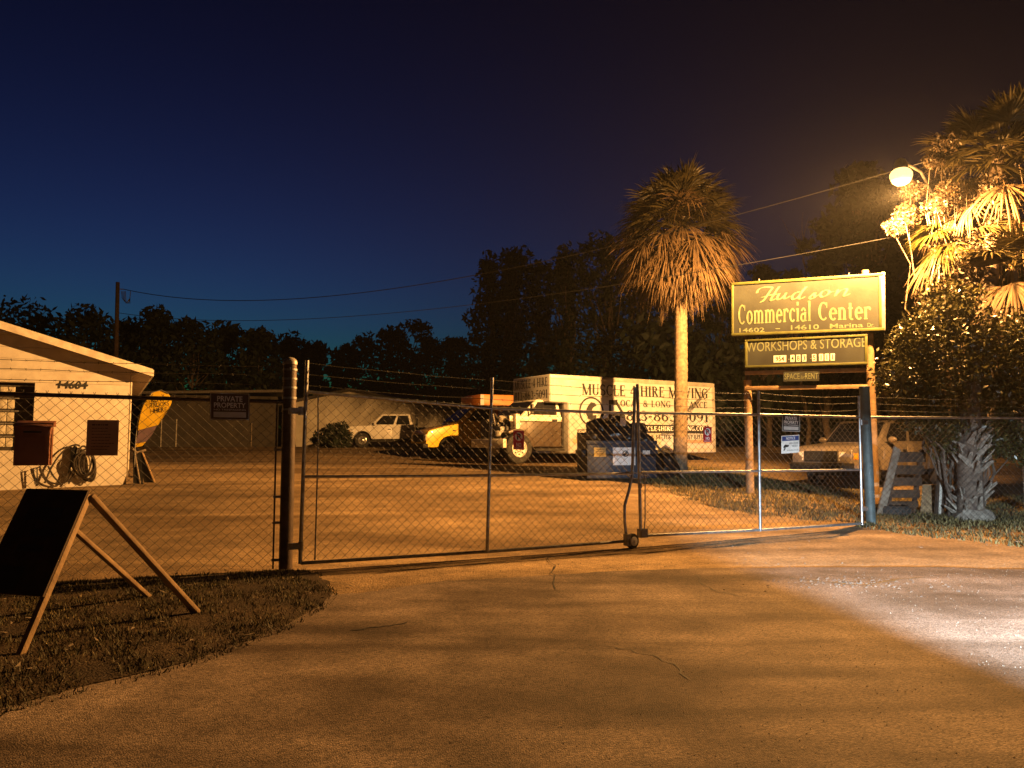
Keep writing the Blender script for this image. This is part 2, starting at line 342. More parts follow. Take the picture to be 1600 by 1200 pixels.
GL = {
 'M': (1.08, stem(.14, w=t_) + [_L(.14, 1, .52, .02, T_), _L(.52, .02, .9, 1, t_)] + stem(.92)),
 'U': (.84, [_L(.17, 1, .17, .3, T_), _s(.17, .97), _A(.42, .3, .25, .27, 180, 360), _L(.67, .3, .67, 1, t_), _s(.67, .97, .13)]),
 'S': (.66, [_A(.33, .735, .23, .235, 25, 275, .1, .17), _A(.33, .265, .24, .235, 95, -155, .1, .17), _L(.55, .72, .55, .95, .05), _L(.1, .05, .1, .28, .05)]),
 'C': (.78, [_A(.42, .5, .32, .47, 48, 312), _L(.68, .68, .68, .98, .06)]),
 'L': (.68, stem(.17) + [_L(.17, .04, .6, .04, t_), _L(.6, 0, .6, .26, .06)]),
 'E': (.72, stem(.17) + [_L(.17, .04, .62, .04, t_), _L(.17, .96, .6, .96, t_), _L(.17, .51, .46, .51, t_), _L(.62, 0, .62, .25, .06), _L(.6, .77, .6, 1, .06), _L(.46, .4, .46, .62, .06)]),
 'F': (.68, stem(.17) + [_L(.17, .96, .6, .96, t_), _L(.17, .51, .46, .51, t_), _L(.6, .77, .6, 1, .06), _L(.46, .4, .46, .62, .06)]),
 'H': (.9, stem(.17) + stem(.73) + [_L(.17, .52, .73, .52, t_)]),
 'I': (.4, stem(.2)),
 'R': (.84, stem(.17) + [_A(.3, .745, .27, .22, 90, -90), _L(.17, .965, .32, .965, t_), _L(.17, .52, .32, .52, t_), _L(.38, .5, .7, .04, T_), _s(.72, .03, .1)]),
 'O': (.86, [_A(.43, .5, .32, .46, 0, 360)]),
 'V': (.84, [_L(.14, 1, .44, .02, T_), _L(.44, .02, .72, 1, t_), _s(.14, .97), _s(.72, .97, .12)]),
 'N': (.92, stem(.14, w=t_) + [_L(.16, .98, .76, .02, T_), _L(.77, 0, .77, 1, t_), _s(.77, .97, .13)]),
 'G': (.86, [_A(.42, .5, .32, .47, 48, 320), _L(.68, .7, .68, .98, .06), _L(.68, .04, .68, .42, .18), _s(.66, .43, .14)]),
 'A': (.86, [_L(.1, .02, .42, 1, t_), _L(.42, 1, .74, .02, T_), _L(.24, .34, .62, .34, t_), _s(.1, .03, .12), _s(.75, .03, .13)]),
 'D': (.86, stem(.17) + [_A(.3, .5, .42, .46, 90, -90), _L(.17, .96, .3, .96, t_), _L(.17, .04, .3, .04, t_)]),
 'T': (.74, [_L(.37, 0, .37, 1, T_), _s(.37, .03), _L(.05, .95, .69, .95, t_), _L(.05, .75, .05, 1, .06), _L(.69, .75, .69, 1, .06)]),
 'Y': (.8, [_L(.12, 1, .4, .48, T_), _L(.7, 1, .42, .5, t_), _L(.41, 0, .41, .5, T_), _s(.41, .03), _s(.12, .97, .12), _s(.7, .97, .1)]),
 'B': (.8, stem(.17) + [_A(.3, .75, .25, .21, 90, -90), _A(.3, .27, .32, .24, 90, -90), _L(.17, .96, .3, .96, t_), _L(.17, .52, .32, .52, t_), _L(.17, .04, .3, .04, t_)]),
 'W': (1.2, [_L(.12, 1, .36, .02, T_), _L(.36, .02, .58, .98, t_), _L(.58, .98, .82, .02, T_), _L(.82, .02, 1.06, 1, t_), _s(.12, .97, .12), _s(1.06, .97, .1)]),
 '&': (.9, [_A(.36, .76, .17, .2, 0, 360, .08, .13), _L(.26, .62, .74, .06, .17), _A(.36, .27, .26, .24, 95, 320, .1, .17), _L(.56, .12, .78, .5, .07)]),
 '0': (.72, [_A(.36, .5, .25, .46, 0, 360)]),
 '1': (.5, [_L(.28, 0, .28, 1, T_), _s(.28, .03), _L(.08, .84, .28, .97, .1)]),
 '3': (.7, [_A(.33, .75, .22, .22, 150, -80, .09, .17), _A(.33, .27, .25, .24, 80, -155, .09, .19)]),
 '4': (.76, [_L(.5, 0, .5, 1, T_), _L(.5, .98, .08, .32, t_), _L(.06, .3, .7, .3, .1), _s(.5, .03)]),
 '5': (.7, [_L(.16, .95, .6, .95, .13), _L(.16, .95, .14, .55, .08), _A(.33, .32, .25, .29, 140, -150, .09, .19)]),
 '6': (.72, [_A(.36, .3, .24, .27, 0, 360, .09, .19), _A(.5, .42, .4, .54, 100, 190, .09, .19)]),
 '8': (.72, [_A(.36, .75, .2, .21, 0, 360, .09, .17), _A(.36, .27, .25, .24, 0, 360, .09, .19)]),
 '9': (.72, [_A(.36, .7, .24, .27, 0, 360, .09, .19), _A(.22, .58, .4, .54, -80, 10, .09, .19)]),
 '2': (.7, [_A(.33, .72, .23, .25, 165, -35, .09, .19), _L(.5, .56, .12, .07, .1), _L(.1, .07, .62, .07, .14)]),
 '-': (.45, [_L(.06, .42, .38, .42, .13)]), '.': (.3, [_L(.15, 0, .15, .15, .16)]), ' ': (.4, []),
 'o': (.66, [_A(.33, .33, .23, .31, 0, 360, .1, .2)]),
 'm': (1.06, [_L(.16, 0, .16, .66, .19), _s(.16, .03, .14), _s(.12, .63, .1), _A(.34, .46, .18, .18, 160, 0, .1, .19), _L(.52, 0, .52, .46, .19), _s(.52, .03, .14), _A(.7, .46, .18, .18, 160, 0, .1, .19), _L(.88, 0, .88, .46, .19), _s(.88, .03, .14)]),
 'e': (.62, [_A(.33, .33, .23, .31, 0, 315, .1, .2), _L(.14, .36, .54, .36, .09)]),
 'r': (.56, [_L(.16, 0, .16, .66, .19), _s(.16, .03, .14), _s(.12, .63, .1), _A(.36, .44, .2, .2, 165, 50, .1, .16), _L(.44, .5, .5, .62, .17)]),
 'c': (.58, [_A(.32, .33, .23, .31, 45, 315, .1, .2), _L(.48, .5, .5, .6, .14)]),
 'i': (.36, [_L(.18, 0, .18, .66, .19), _s(.18, .03, .14), _s(.13, .63, .1), _L(.18, .8, .18, .98, .19)]),
 'a': (.64, [_A(.28, .19, .19, .18, 0, 360, .1, .18), _L(.47, .04, .47, .45, .18), _A(.31, .46, .17, .18, 10, 165, .1, .16), _s(.52, .03, .1)]),
 'l': (.36, [_L(.18, 0, .18, 1, .19), _s(.18, .03, .14), _s(.13, .97, .1)]),
 'n': (.7, [_L(.16, 0, .16, .66, .19), _s(.16, .03, .14), _s(.12, .63, .1), _A(.34, .46, .18, .18, 160, 0, .1, .19), _L(.52, 0, .52, .46, .19), _s(.52, .03, .14)]),
 't': (.48, [_L(.2, .1, .2, .9, .19), _A(.34, .14, .14, .12, 180, 300, .1, .17), _L(.04, .62, .4, .62, .08)]),
}
def serif_polys(txt, gap=.06):
    x0, out = 0, []
    for ch in txt:
        w, st = GL[ch]
        for q in st:
            if q[0] == 'L':
                _, a, b, c, d, wd = q; v = V((c - a, d - b)); n = V((-v.y, v.x)).normalized() * wd / 2
                out.append([(x0 + a + n.x, b + n.y), (x0 + a - n.x, b - n.y), (x0 + c - n.x, d - n.y), (x0 + c + n.x, d + n.y)])
            else:
                _, cx, cy, rx, ry, a0, a1, w0, w1 = q; k = max(4, int(abs(a1 - a0) / 20)); pr = []
                for i in range(k + 1):
                    a = R(a0 + (a1 - a0) * i / k); wd = w0 + (w1 - w0) * abs(math.cos(a))
                    ca, sa = math.cos(a), math.sin(a)
                    pr.append(((x0 + cx + (rx + wd / 2) * ca, cy + (ry + w0 / 2) * sa), (x0 + cx + (rx - wd / 2) * ca, cy + (ry - w0 / 2) * sa)))
                for i in range(k): out.append([pr[i][0], pr[i][1], pr[i + 1][1], pr[i + 1][0]])
        x0 += w + gap
    return out, x0 - gap
class Face:                              # flat face in the world: origin lower left, right and up vectors in metres
    def __init__(s, o, ex, ez=(0, 0, 1), n=None):
        s.o = V(o); s.ex = V(ex).normalized(); s.ez = V(ez).normalized()
        s.n = V(n).normalized() if n is not None else s.ex.cross(s.ez).normalized()
    def __call__(s, u, v, d=0): return s.o + s.ex * u + s.ez * v + s.n * d
    def plate(s, mb, u0, u1, v0, v1, d0, d1):
        mb.hexa([s(u0, v0, d0), s(u1, v0, d0), s(u1, v0, d1), s(u0, v0, d1), s(u0, v1, d0), s(u1, v1, d0), s(u1, v1, d1), s(u0, v1, d1)], True); return mb
def letter(face, txt, u0, u1, v0, v1, d, mat, parent, bold=0, serif=False, skew=0, name='lettering', shear=0):
    """one line of print on a face; v0 baseline, v1 cap height; skew lifts the right end"""
    mb = MB()
    if serif:
        ps, w = serif_polys(txt)
        for i, p in enumerate(ps):
            q = []
            for x, y in p:
                u = x / w; q.append(face(u0 + (u1 - u0) * u + shear * y * (v1 - v0), v0 + (v1 - v0) * y + skew * u, d + .00012 * (i % 17)))
            a = (q[1] - q[0]).cross(q[2] - q[0]).dot(face.n)
            mb.poly(q if a > 0 else q[::-1], True)
    else:
        vs_, fs = font_mesh(txt, bold)
        mb.add([face(u0 + (u1 - u0) * x + shear * y * (v1 - v0), v0 + (v1 - v0) * y + skew * x, d) for x, y in vs_], fs, True)
    return mb.build(name, mat, parent, smooth=False)

# ================================================================== THE SETTING
def spaced(lo, hi, fine0, fine1, step, grow=1.18):
    a = list(np.arange(fine0, fine1 + 1e-6, step)); s = step
    while a[-1] < hi: s *= grow; a.append(a[-1] + s)
    s = step
    while a[0] > lo: s *= grow; a.insert(0, a[0] - s)
    return a
XS, YS = spaced(-220, 220, -14, 16, .5), spaced(-25, 420, -4, 50, .5)
verts = [(x, y, g(x, y)) for y in YS for x in XS]; nx = len(XS)
faces = [(j * nx + i, j * nx + i + 1, (j + 1) * nx + i + 1, (j + 1) * nx + i) for j in range(len(YS) - 1) for i in range(nx - 1)]
me = bpy.data.meshes.new('ground'); me.from_pydata(verts, [], faces); me.polygons.foreach_set('use_smooth', [True] * len(me.polygons))
me.materials.append(M['yard']); o = bpy.data.objects.new('ground', me); col.objects.link(o); tag(o, 'packed sandy yard with tyre tracks behind the gate', kind='structure')

def flat(name, pts, z, mat, thick=.03):
    mb = MB(); mb.plan([(p[0], p[1]) for p in pts], z - thick, z); mb.atworld = True
    return mb.build(name, mat, None, smooth=False)
edge_px = [(515, 932), (560, 929), (600, 924), (650, 916), (700, 909), (750, 908), (800, 905), (870, 900), (930, 896), (1000, 893), (1100, 890), (1200, 889), (1330, 888), (1450, 887), (1600, 893)]
q = random.Random(3)
edge = []
for i in range(len(edge_px) - 1):
    a, b = G(*edge_px[i]), G(*edge_px[i + 1]); k = 5
    for j in range(k):
        p = a.lerp(b, j / k); edge.append((p.x, p.y + q.uniform(-.025, .025)))
edge.append((30, 8.9))
road = flat('road', [(-40, -20), (40, -20), (40, 8.9)] + edge[::-1] + [(-40, 7.4)], .014, 'asphalt', .05)
q = random.Random(23)
for pts, w_ in (([(330, 897), (390, 902), (430, 910), (470, 918)], .012), ([(480, 905), (520, 912), (560, 922)], .010), ([(545, 990), (600, 982), (650, 975)], .012), ([(855, 872), (866, 885), (864, 905), (870, 930)], .008), ([(1230, 905), (1290, 912), (1350, 918), (1400, 908), (1460, 905)], .018), ([(900, 1010), (980, 1018), (1050, 1040), (1090, 1075)], .006), ([(1085, 900), (1110, 925), (1180, 940)], .007)):
    P_ = []
    for i in range(len(pts) - 1):
        a, b = G(*pts[i]), G(*pts[i + 1])
        for j in range(6): P_.append(a.lerp(b, j / 6) + V((q.uniform(-.03, .03), q.uniform(-.03, .03), 0)))
    mb = MB(); L_ = []
    for i, c in enumerate(P_):
        d = (P_[min(i + 1, len(P_) - 1)] - P_[max(i - 1, 0)]).normalized(); n_ = V((-d.y, d.x, 0)) * w_ * q.uniform(.4, 1.2) * (1 if 0 < i < len(P_) - 1 else .1); z = V((0, 0, .018 - c.z)); L_.append((c + n_ + z, c - n_ + z))
    for i in range(len(L_) - 1): mb.poly([L_[i][1], L_[i + 1][1], L_[i + 1][0], L_[i][0]], True)
    mb.build('crack', 'tarp', road, smooth=False)
tag(road, 'worn chip seal asphalt road apron ending before the gate', kind='structure')
lawn_px = [(-260, 1190), (0, 1112), (60, 1096), (130, 1078), (200, 1062), (270, 1045), (340, 1022), (400, 1000), (455, 975), (495, 952), (512, 932), (508, 912), (488, 898), (455, 893)]
lawn = [G(*p) for p in lawn_px]
q = random.Random(17); rag = []
for i in range(len(lawn) - 1):
    a, b = lawn[i], lawn[i + 1]; k = max(2, int((b - a).length / .07))
    for j in range(k):
        c = a.lerp(b, j / k); w_ = .035 * math.sin(c.x * 9 + c.y * 4) + .02 * math.sin(c.x * 31) + q.uniform(-.03, .03); rag.append((c.x + w_ * .6, c.y + w_))
fringe = [(x + .09, y - .10) for x, y in rag[::3]]
lawn_poly = rag + [(lawn[-1].x, lawn[-1].y)] + [(-5.4, 8.0), (-7.9, 7.3), (-7.9, 3.4)]
o = flat('lawn', lawn_poly, .022, 'lawn', .03); tag(o, 'patchy lawn strip in front of the chain link fence', kind='structure')

def inside(poly, x, y):
    c = False; n = len(poly); j = n - 1
    for i in range(n):
        if (poly[i][1] > y) != (poly[j][1] > y) and x < (poly[j][0] - poly[i][0]) * (y - poly[i][1]) / (poly[j][1] - poly[i][1] + 1e-12) + poly[i][0]: c = not c
        j = i
    return c
def blades(name, polys, n, hmin, hmax, mat, seed, zf=g, w=.006, label='', clump=True, dz=0.0):
    q = random.Random(seed); vs_, fs = [], []
    for poly, share in polys:
        xs = [p[0] for p in poly]; ys = [p[1] for p in poly]; k = 0; cnt = int(n * share); tries = 0
        while k < cnt and tries < cnt * 6:
            tries += 1
            x, y = q.uniform(min(xs), max(xs)), q.uniform(min(ys), max(ys))
            if not inside(poly, x, y): continue
            if clump:
                c = math.sin(x * 5.1 + 1.3 * math.sin(y * 3.7)) * math.sin(y * 4.3 + math.sin(x * 2.9)) + .5 * math.sin(x * 13 + y * 9)
                if c + q.uniform(-.9, .9) < -.25: continue
            h = q.uniform(hmin, hmax); a = q.uniform(0, 6.283); l = q.uniform(.1, .9) * h; b = q.uniform(0, 6.283); ww = w * q.uniform(.6, 1.4)
            z = zf(x, y) + dz - .004; i = len(vs_)
            vs_ += [(x - ww * math.cos(a), y - ww * math.sin(a), z), (x + ww * math.cos(a), y + ww * math.sin(a), z), (x + l * math.cos(b), y + l * math.sin(b), z + h)]
            fs.append((i, i + 1, i + 2)); k += 1
    o = npmesh(name, vs_, fs, mat); tag(o, label, kind='stuff'); return o
blades('grass', [(lawn_poly, 1)], 34000, .012, .05, 'grass_blade', 1, lambda x, y: .022, .005, 'short dry grass on the lawn strip by the sandwich board')
blades('dry_grass', [(lawn_poly, 1)], 9000, .01, .04, 'grass_dry', 2, lambda x, y: .022, .004, 'dead straw lying in the lawn strip')
fr_poly = fringe + [(x - .1, y + .1) for x, y in fringe[::-1]]
blades('edge_grass', [(fr_poly, 1)], 2600, .012, .05, 'grass_blade', 8, lambda x, y: .014, .005, 'stray grass tufts spilling over the edge of the lawn strip')
vp = [G(*p) for p in [(1335, 823), (1375, 829), (1420, 836), (1470, 842), (1530, 848), (1600, 856), (1700, 866)]]
verge = [(p.x, p.y) for p in vp] + [(16, 11.4), (20, 14), (20, 19), (9.2, 19), (6.3, 14.0)]
sp_ = [G(*p) for p in [(1015, 757), (1080, 785), (1130, 797), (1200, 808), (1280, 815), (1345, 817)]]
strip = [(p.x, p.y) for p in sp_] + [(9.0, 14.2), (9.5, 20), (7, 24), (4.2, 24.5), (3.2, 20.5)]
blades('verge_grass', [(verge, .55), (strip, .45)], 60000, .03, .09, 'grass_dry', 3, g, .009, 'tufted grass around the green post and under the big sign')
blades('verge_weeds', [(verge, .6), (strip, .4)], 24000, .03, .12, 'grass_blade', 4, g, .01, 'green weeds among the grass under the big sign')
# loose stones on the apron and the yard
q = random.Random(11); vs_, fs = [], []
for k in range(5200):
    if k < 3400: y = q.uniform(2.4, 9.5) ** 1.0; x = q.uniform(-.72, .72) * y; z = .014 if not inside(lawn_poly, x, y) else .022
    else: y = q.uniform(9, 24); x = q.uniform(-.6, .45) * y; z = g(x, y)
    s = q.uniform(.002, .006) * (1 if k < 3400 else 2.2)
    i = len(vs_); a = q.uniform(0, 3)
    for dx, dy, dz in ((1, 0, 0), (0, 1, 0), (-1, 0, 0), (0, -1, 0), (0, 0, .8)):
        vs_.append((x + s * (dx * math.cos(a) - dy * math.sin(a)) * q.uniform(.7, 1.3), y + s * (dx * math.sin(a) + dy * math.cos(a)) * q.uniform(.7, 1.3), z + s * dz))
    fs += [(i, i + 1, i + 4), (i + 1, i + 2, i + 4), (i + 2, i + 3, i + 4), (i + 3, i, i + 4)]
tag(npmesh('gravel', vs_, fs, 'boot'), 'loose pale grit on the asphalt and the yard', kind='stuff')
q = random.Random(19); vs_, fs = [], []                      # fallen leaves
for k in range(420):
    if k < 260: x, y = q.uniform(-7, -1.2), q.uniform(4.2, 9); z = .05
    else: x, y = q.uniform(5.5, 12), q.uniform(10.5, 14.5); z = g(x, y) + .05
    if k < 260 and not inside(lawn_poly, x, y): continue
    a = q.uniform(0, 6.28); s = q.uniform(.015, .04); i = len(vs_)
    vs_ += [(x + s * math.cos(a), y + s * math.sin(a), z + q.uniform(-.02, .02)), (x - s * .45 * math.sin(a), y + s * .45 * math.cos(a), z), (x - s * math.cos(a), y - s * math.sin(a), z + q.uniform(-.02, .02)), (x + s * .45 * math.sin(a), y - s * .45 * math.cos(a), z)]
    fs.append((i, i + 1, i + 2, i + 3))
tag(npmesh('fallen_leaves', vs_, fs, 'wood_grey'), 'dry fallen leaves scattered over the lawn strip and the verge', kind='stuff')
# broken patch of asphalt by the right of the apron
q = random.Random(5); vs_, fs = [], []
cpt = G(1325, 912)
for k in range(240):
    a, r = q.uniform(0, 6.28), abs(q.gauss(0, .35)); x, y = cpt.x + math.cos(a) * r * 1.9, cpt.y + math.sin(a) * r * .8
    s = q.uniform(.006, .02); i = len(vs_)
    for dx, dy, dz in ((1, 0, 0), (0, 1, 0), (-1, 0, 0), (0, -1, 0), (0, 0, .5)):
        vs_.append((x + s * dx * q.uniform(.6, 1.4), y + s * dy * q.uniform(.6, 1.4), .014 + s * dz))
    fs += [(i, i + 1, i + 4), (i + 1, i + 2, i + 4), (i + 2, i + 3, i + 4), (i + 3, i, i + 4)]
tag(npmesh('rubble', vs_, fs, 'bark'), 'crumbled asphalt bits round the broken edge of the apron', kind='stuff')

# ================================================================== WORKSHOP HOUSE (left)
hc = G(197, 757)
hr = R(28)
HF = Frame((hc.x, hc.y, hc.z), (math.cos(hr), math.sin(hr), 0))
house = thing('workshop_building', 'pale stucco workshop with a low gable roof and struck out house number', 'building', HF.o)
HW = Wall(HF(0, 0, 0), HF(-4, 0, 0))
def hx(px, py):                                         # pixel on the gable wall -> (x, z) in the house frame
    p = HW.pt(px, py) - HF.o; return p.dot(HF.ex), p.z
EH = hx(200, 592)[1] + .22; SL = .30; RIDGE = -5.2
wx0, wz1 = hx(55, 598); _, wz0 = hx(40, 704); wxl = wx0 - 1.7
z_seam = hx(100, 599)[1]
mb = MB(HF)
TH = .24
mb.box(-10.4, wxl, 0, TH, -.3, z_seam).box(wx0, 0, 0, TH, -.3, z_seam).box(wxl, wx0, 0, TH, -.3, wz0).box(wxl, wx0, 0, TH, wz1, z_seam)
mb.build('wall', 'stucco', house)
mb = MB(HF); mb.box(-TH, 0, TH, 9, -.3, EH - .02).build('side_wall', 'stucco', house)
mb = MB(HF); mb.box(-10.4, -10.4 + TH, TH, 9, -.3, EH - .02).build('side_wall', 'stucco', house)
mb = MB(HF); mb.box(-10.4 + TH, -TH, 9 - TH, 9, -.3, EH - .02).build('rear_wall', 'stucco', house)
# gable boards: each its own piece, slightly lapped
zb = z_seam; bh = .275; k = 0
def roofz(x): return EH + SL * (-x if x > RIDGE else (x + 10.4))
while zb < EH + SL * 5.2 - .05:
    z0, z1 = zb + .006, zb + bh
    xr0 = 0 if z0 <= EH else -(z0 - EH) / SL; xr1 = 0 if z1 <= EH else -(z1 - EH) / SL
    xl0, xl1 = -10.4 - xr0, -10.4 - xr1
    if xr1 < RIDGE: xr1 = xl1 = RIDGE
    mb = MB(HF); pts = [(xl0, z0), (xr0, z0)] + ([(0, EH)] if z0 < EH < z1 else []) + [(xr1, z1), (xl1, z1)] + ([(-10.4, EH)] if z0 < EH < z1 else [])
    mb.hexa if 0 else mb.side(pts, -.012 - .003 * (k % 2), .05)
    mb.build('siding_board', 'siding', house); zb += bh; k += 1
# roof slabs with rake overhang, fascia and soffit
OV, EV, RT = .52, .48, .13
for nm, x0, x1 in (('roof', RIDGE, EV), ('roof', RIDGE, -10.4 - EV)):
    s = 1 if x1 > x0 else -1
    zr, ze = EH + SL * 5.2, EH - SL * EV
    poly = [(x0, zr), (x1, ze), (x1, ze + .03), (x0, zr + .03)]
    MB(HF).side(poly, -OV + .02, 9.5).build('soffit', 'soffit', house)
    poly = [(x0, zr + .033), (x1 - s * .03, ze + .033 + .009), (x1 - s * .03, ze + RT), (x0, zr + RT)]
    MB(HF).side(poly, -OV + .03, 9.5).build(nm, 'roof', house)
    poly = [(x0, zr - .03), (x1, ze - .03), (x1, ze + RT + .02), (x0, zr + RT + .02)]
    MB(HF).side(poly, -OV - .012, -OV + .018).build('rake_fascia', 'fascia', house)
    MB(HF).box(min(x1, x1 + s * .025), max(x1, x1 + s * .025), -OV - .012, 9.5, ze - .03, ze + RT).build('eave_fascia', 'fascia', house)
# deep set window of glass panes
win = MB(HF).box(wxl, wx0 + 0, .36, .42, wz0, wz1).build('window', 'frame_dark', house)
MB(HF).box(wxl, wx0, TH + .002, .36, wz0 - .05, wz0).build('window_sill', 'stucco', win)
MB(HF).box(wx0, wx0 + .05, TH + .002, .42, wz0, wz1).build('jamb', 'frame_dark', win)
MB(HF).box(wxl, wx0, TH + .002, .42, wz1, wz1 + .05).build('head', 'frame_dark', win)
rows, cw = 5, .155
rh = (wz1 - wz0 - .1) / rows
pane_me = None
for r_ in range(rows):
    z0 = wz0 + .05 + r_ * rh
    for c_ in range(9):
        x0 = wx0 - .42 - c_ * cw  # panes stop short of the jamb; the dark backing stands in for its shadow
        if x0 - cw < wxl: continue
        MB(HF).box(x0 - cw + .012, x0, .325, .36, z0 + .035, z0 + rh - .02).build('pane', 'glassblock', win, bevel=.012)
    MB(HF).box(wxl, wx0 - .02, .26, .285, z0 + rh - .03, z0 + rh - .005).build('bar', 'galv_dull', win)
# gutter elbow, downpipe stub, base tap
MB(HF).tube([(.03, .02, EH - .16), (.10, -.02, EH - .10), (.19, -.02, EH - .055)], .035, 8).build('vent_elbow', 'fascia', house)
MB(HF).tube([(.03, .02, EH - .16), (.03, .02, .28)], .02, 8).build('downpipe', 'fascia', house)
MB(HF).tube([(.03, .02, .28), (.06, -.03, .2), (.14, -.05, .19)], .03, 8).build('pipe_shoe', 'fascia', house)
# struck out number
fa = Face(HF(0, -.002, 0), HF.ex)
x0, z0 = hx(91, 607); x1, z1 = hx(136, 596)
letter(fa, '14604', x0, x1, z0, z1, .018, 'letter_black', house, bold=.02, name='house_number', shear=.12)
mb = MB(); fa.plate(mb, x0 - .03, x1 + .03, (z0 + z1) / 2 - .022, (z0 + z1) / 2 + .022, .019, .022); mb.build('strike_line', 'letter_black', house)

# ================================================================== BACKGROUND BUILDINGS
D = 49
A_ = P(440, 690, D + 1.5); B_ = P(716, 690, D - 2)
z0 = g(0, D) - .4
fb = Frame((A_.x, A_.y, z0), (B_ - A_) * V((1, 1, 0))) if False else Frame((A_.x, A_.y, z0), V((B_.x - A_.x, B_.y - A_.y, 0)))
wB = (V((B_.x, B_.y, 0)) - V((A_.x, A_.y, 0))).length
pk = (P(553, 611, D).z - z0); ev = (P(470, 630, D).z - z0)
xp = wB * (553 - 440) / (716 - 440); ev2 = pk - (pk - ev) * 1.9
barn = thing('barn', 'pale gabled shed wall behind the white crew cab pickup', 'building', fb.o)
MB(fb).side([(0, 0), (wB, 0), (wB, ev2), (xp, pk), (0, ev)], 0, 9).build('wall', 'wall_pale', barn)
MB(fb).side([(-.4, ev - .12), (xp, pk + .02), (xp, pk + .18), (-.4, ev + .04)], -.35, 9.3).build('roof', 'roof', barn)
MB(fb).side([(xp + .002, pk + .02), (wB + .4, ev2 - .12), (wB + .4, ev2 + .04), (xp + .002, pk + .18)], -.35, 9.3).build('roof', 'roof', barn)
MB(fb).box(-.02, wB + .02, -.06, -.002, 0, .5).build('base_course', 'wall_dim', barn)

A_ = P(225, 690, 44); B_ = P(432, 690, 46); z0 = g(0, 45) - .3
fs_ = Frame((A_.x, A_.y, z0), V((B_.x - A_.x, B_.y - A_.y, 0))); wS = (B_ - A_).length
shed = thing('storage_shed', 'dark storage shed with a pale trimmed door beyond the yellow flag', 'building', fs_.o)
hS = 3.3
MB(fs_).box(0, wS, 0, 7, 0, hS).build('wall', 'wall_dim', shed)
MB(fs_).side([(-.4, hS), (wS + .4, hS + .25), (wS + .4, hS + .4), (-.4, hS + .15)], -.5, 7.5).build('roof', 'roof', shed)
xd = wS * (253 - 225) / 220
dr = MB(fs_).box(xd, xd + .75, -.03, 0, .3, 1.9).build('door', 'frame_dark', shed)
mb = MB(fs_).box(xd - .05, xd, -.06, -.003, .25, 1.9).box(xd + .75, xd + .80, -.06, -.003, .25, 1.9).box(xd, xd + .75, -.06, -.032, .25, .3)
mb.build('trim', 'wood_pale', dr)
MB(fs_).box(wS * .8, wS * .8 + .05, -.06, -.003, .3, 1.7).build('trim', 'wood_grey', shed)

# ================================================================== FENCES AND GATE
def bil(a, b, c, d): return lambda u, v: (a * (1 - u) + b * u) * (1 - v) + (d * (1 - u) + c * u) * v
def chain_link(name, a, b, c, d, parent, mat='wire', pw=.115, ph=.108, r=.0036, over=.0):
    """woven diamond mesh between four corners (a lower left, b lower right, c upper right, d upper left)"""
    Lm = ((b - a).length + (c - d).length) / 2; Hm = ((d - a).length + (c - b).length) / 2
    fn = bil(a, b, c, d); n = int(Lm / (pw / 2)); k = int(Hm / (ph / 2)); n_ = ((b - a).cross(d - a)).normalized()
    eu, ev_ = (b - a).normalized(), V((0, 0, 1))
    vs_, fs = [], []
    for i in range(n):
        prev = None
        for j in range(k + 1):
            sd = (j + i) % 2
            p = fn((i + sd) / n, j / k) + n_ * (.004 if sd else -.004)
            base = len(vs_)
            for t in (0, 1, 2):
                ang = t * 2.0944
                vs_.append(p + (eu * math.cos(ang) + n_ * math.sin(ang)) * r)
            if prev is not None:
                for t in range(3): fs.append((prev + t, prev + (t + 1) % 3, base + (t + 1) % 3, base + t))
            prev = base
        if over:                                          # twisted wire ends above the rail
            p = fn((i + .5) / n, 1)
            if i % 2 == 0:
                for sg in (-1, 1):
                    q0 = p + eu * sg * .012 - ev_ * .02; q1 = p - eu * sg * .012 + ev_ * over
                    base = len(vs_)
                    for pp in (q0, q1):
                        for t in (0, 1, 2): vs_.append(pp + (eu * math.cos(t * 2.0944) + n_ * math.sin(t * 2.0944)) * r)
                    for t in range(3): fs.append((base + t, base + (t + 1) % 3, base + 3 + (t + 1) % 3, base + 3 + t))
    o = npmesh(name, [tuple(v) for v in vs_], fs, mat, parent); o['kind'] = 'stuff'; return o
def barbed(a, b, parent, sag=.03, r=.0032, mat='wire', seed=0):
    q = random.Random(seed); a, b = V(a), V(b); L_ = (b - a).length; n = max(6, int(L_ / .4)); mb = MB(); pts = []
    for i in range(n + 1):
        t = i / n; p = a.lerp(b, t); p.z -= sag * 4 * t * (1 - t) + q.uniform(-.006, .006); pts.append(p)
    mb.tube(pts, r, 4, True)
    k = int(L_ / .14)
    for i in range(1, k):
        t = i / k * n; j = int(t); p = pts[j].lerp(pts[min(j + 1, n)], t - j)
        for _ in range(2):
            d = V((q.uniform(-1, 1), q.uniform(-1, 1), q.uniform(-1, 1))).normalized() * .018
            mb.tube([p - d, p + d], .0022, 3, True, cap=False)
    return mb.build('barbed_wire', mat, parent)
def ties(mb, pts, r, side):
    for p in pts: mb.lathe([(r, -.006), (r + .006, -.006), (r + .006, .006), (r, .006)], p, side, 10)

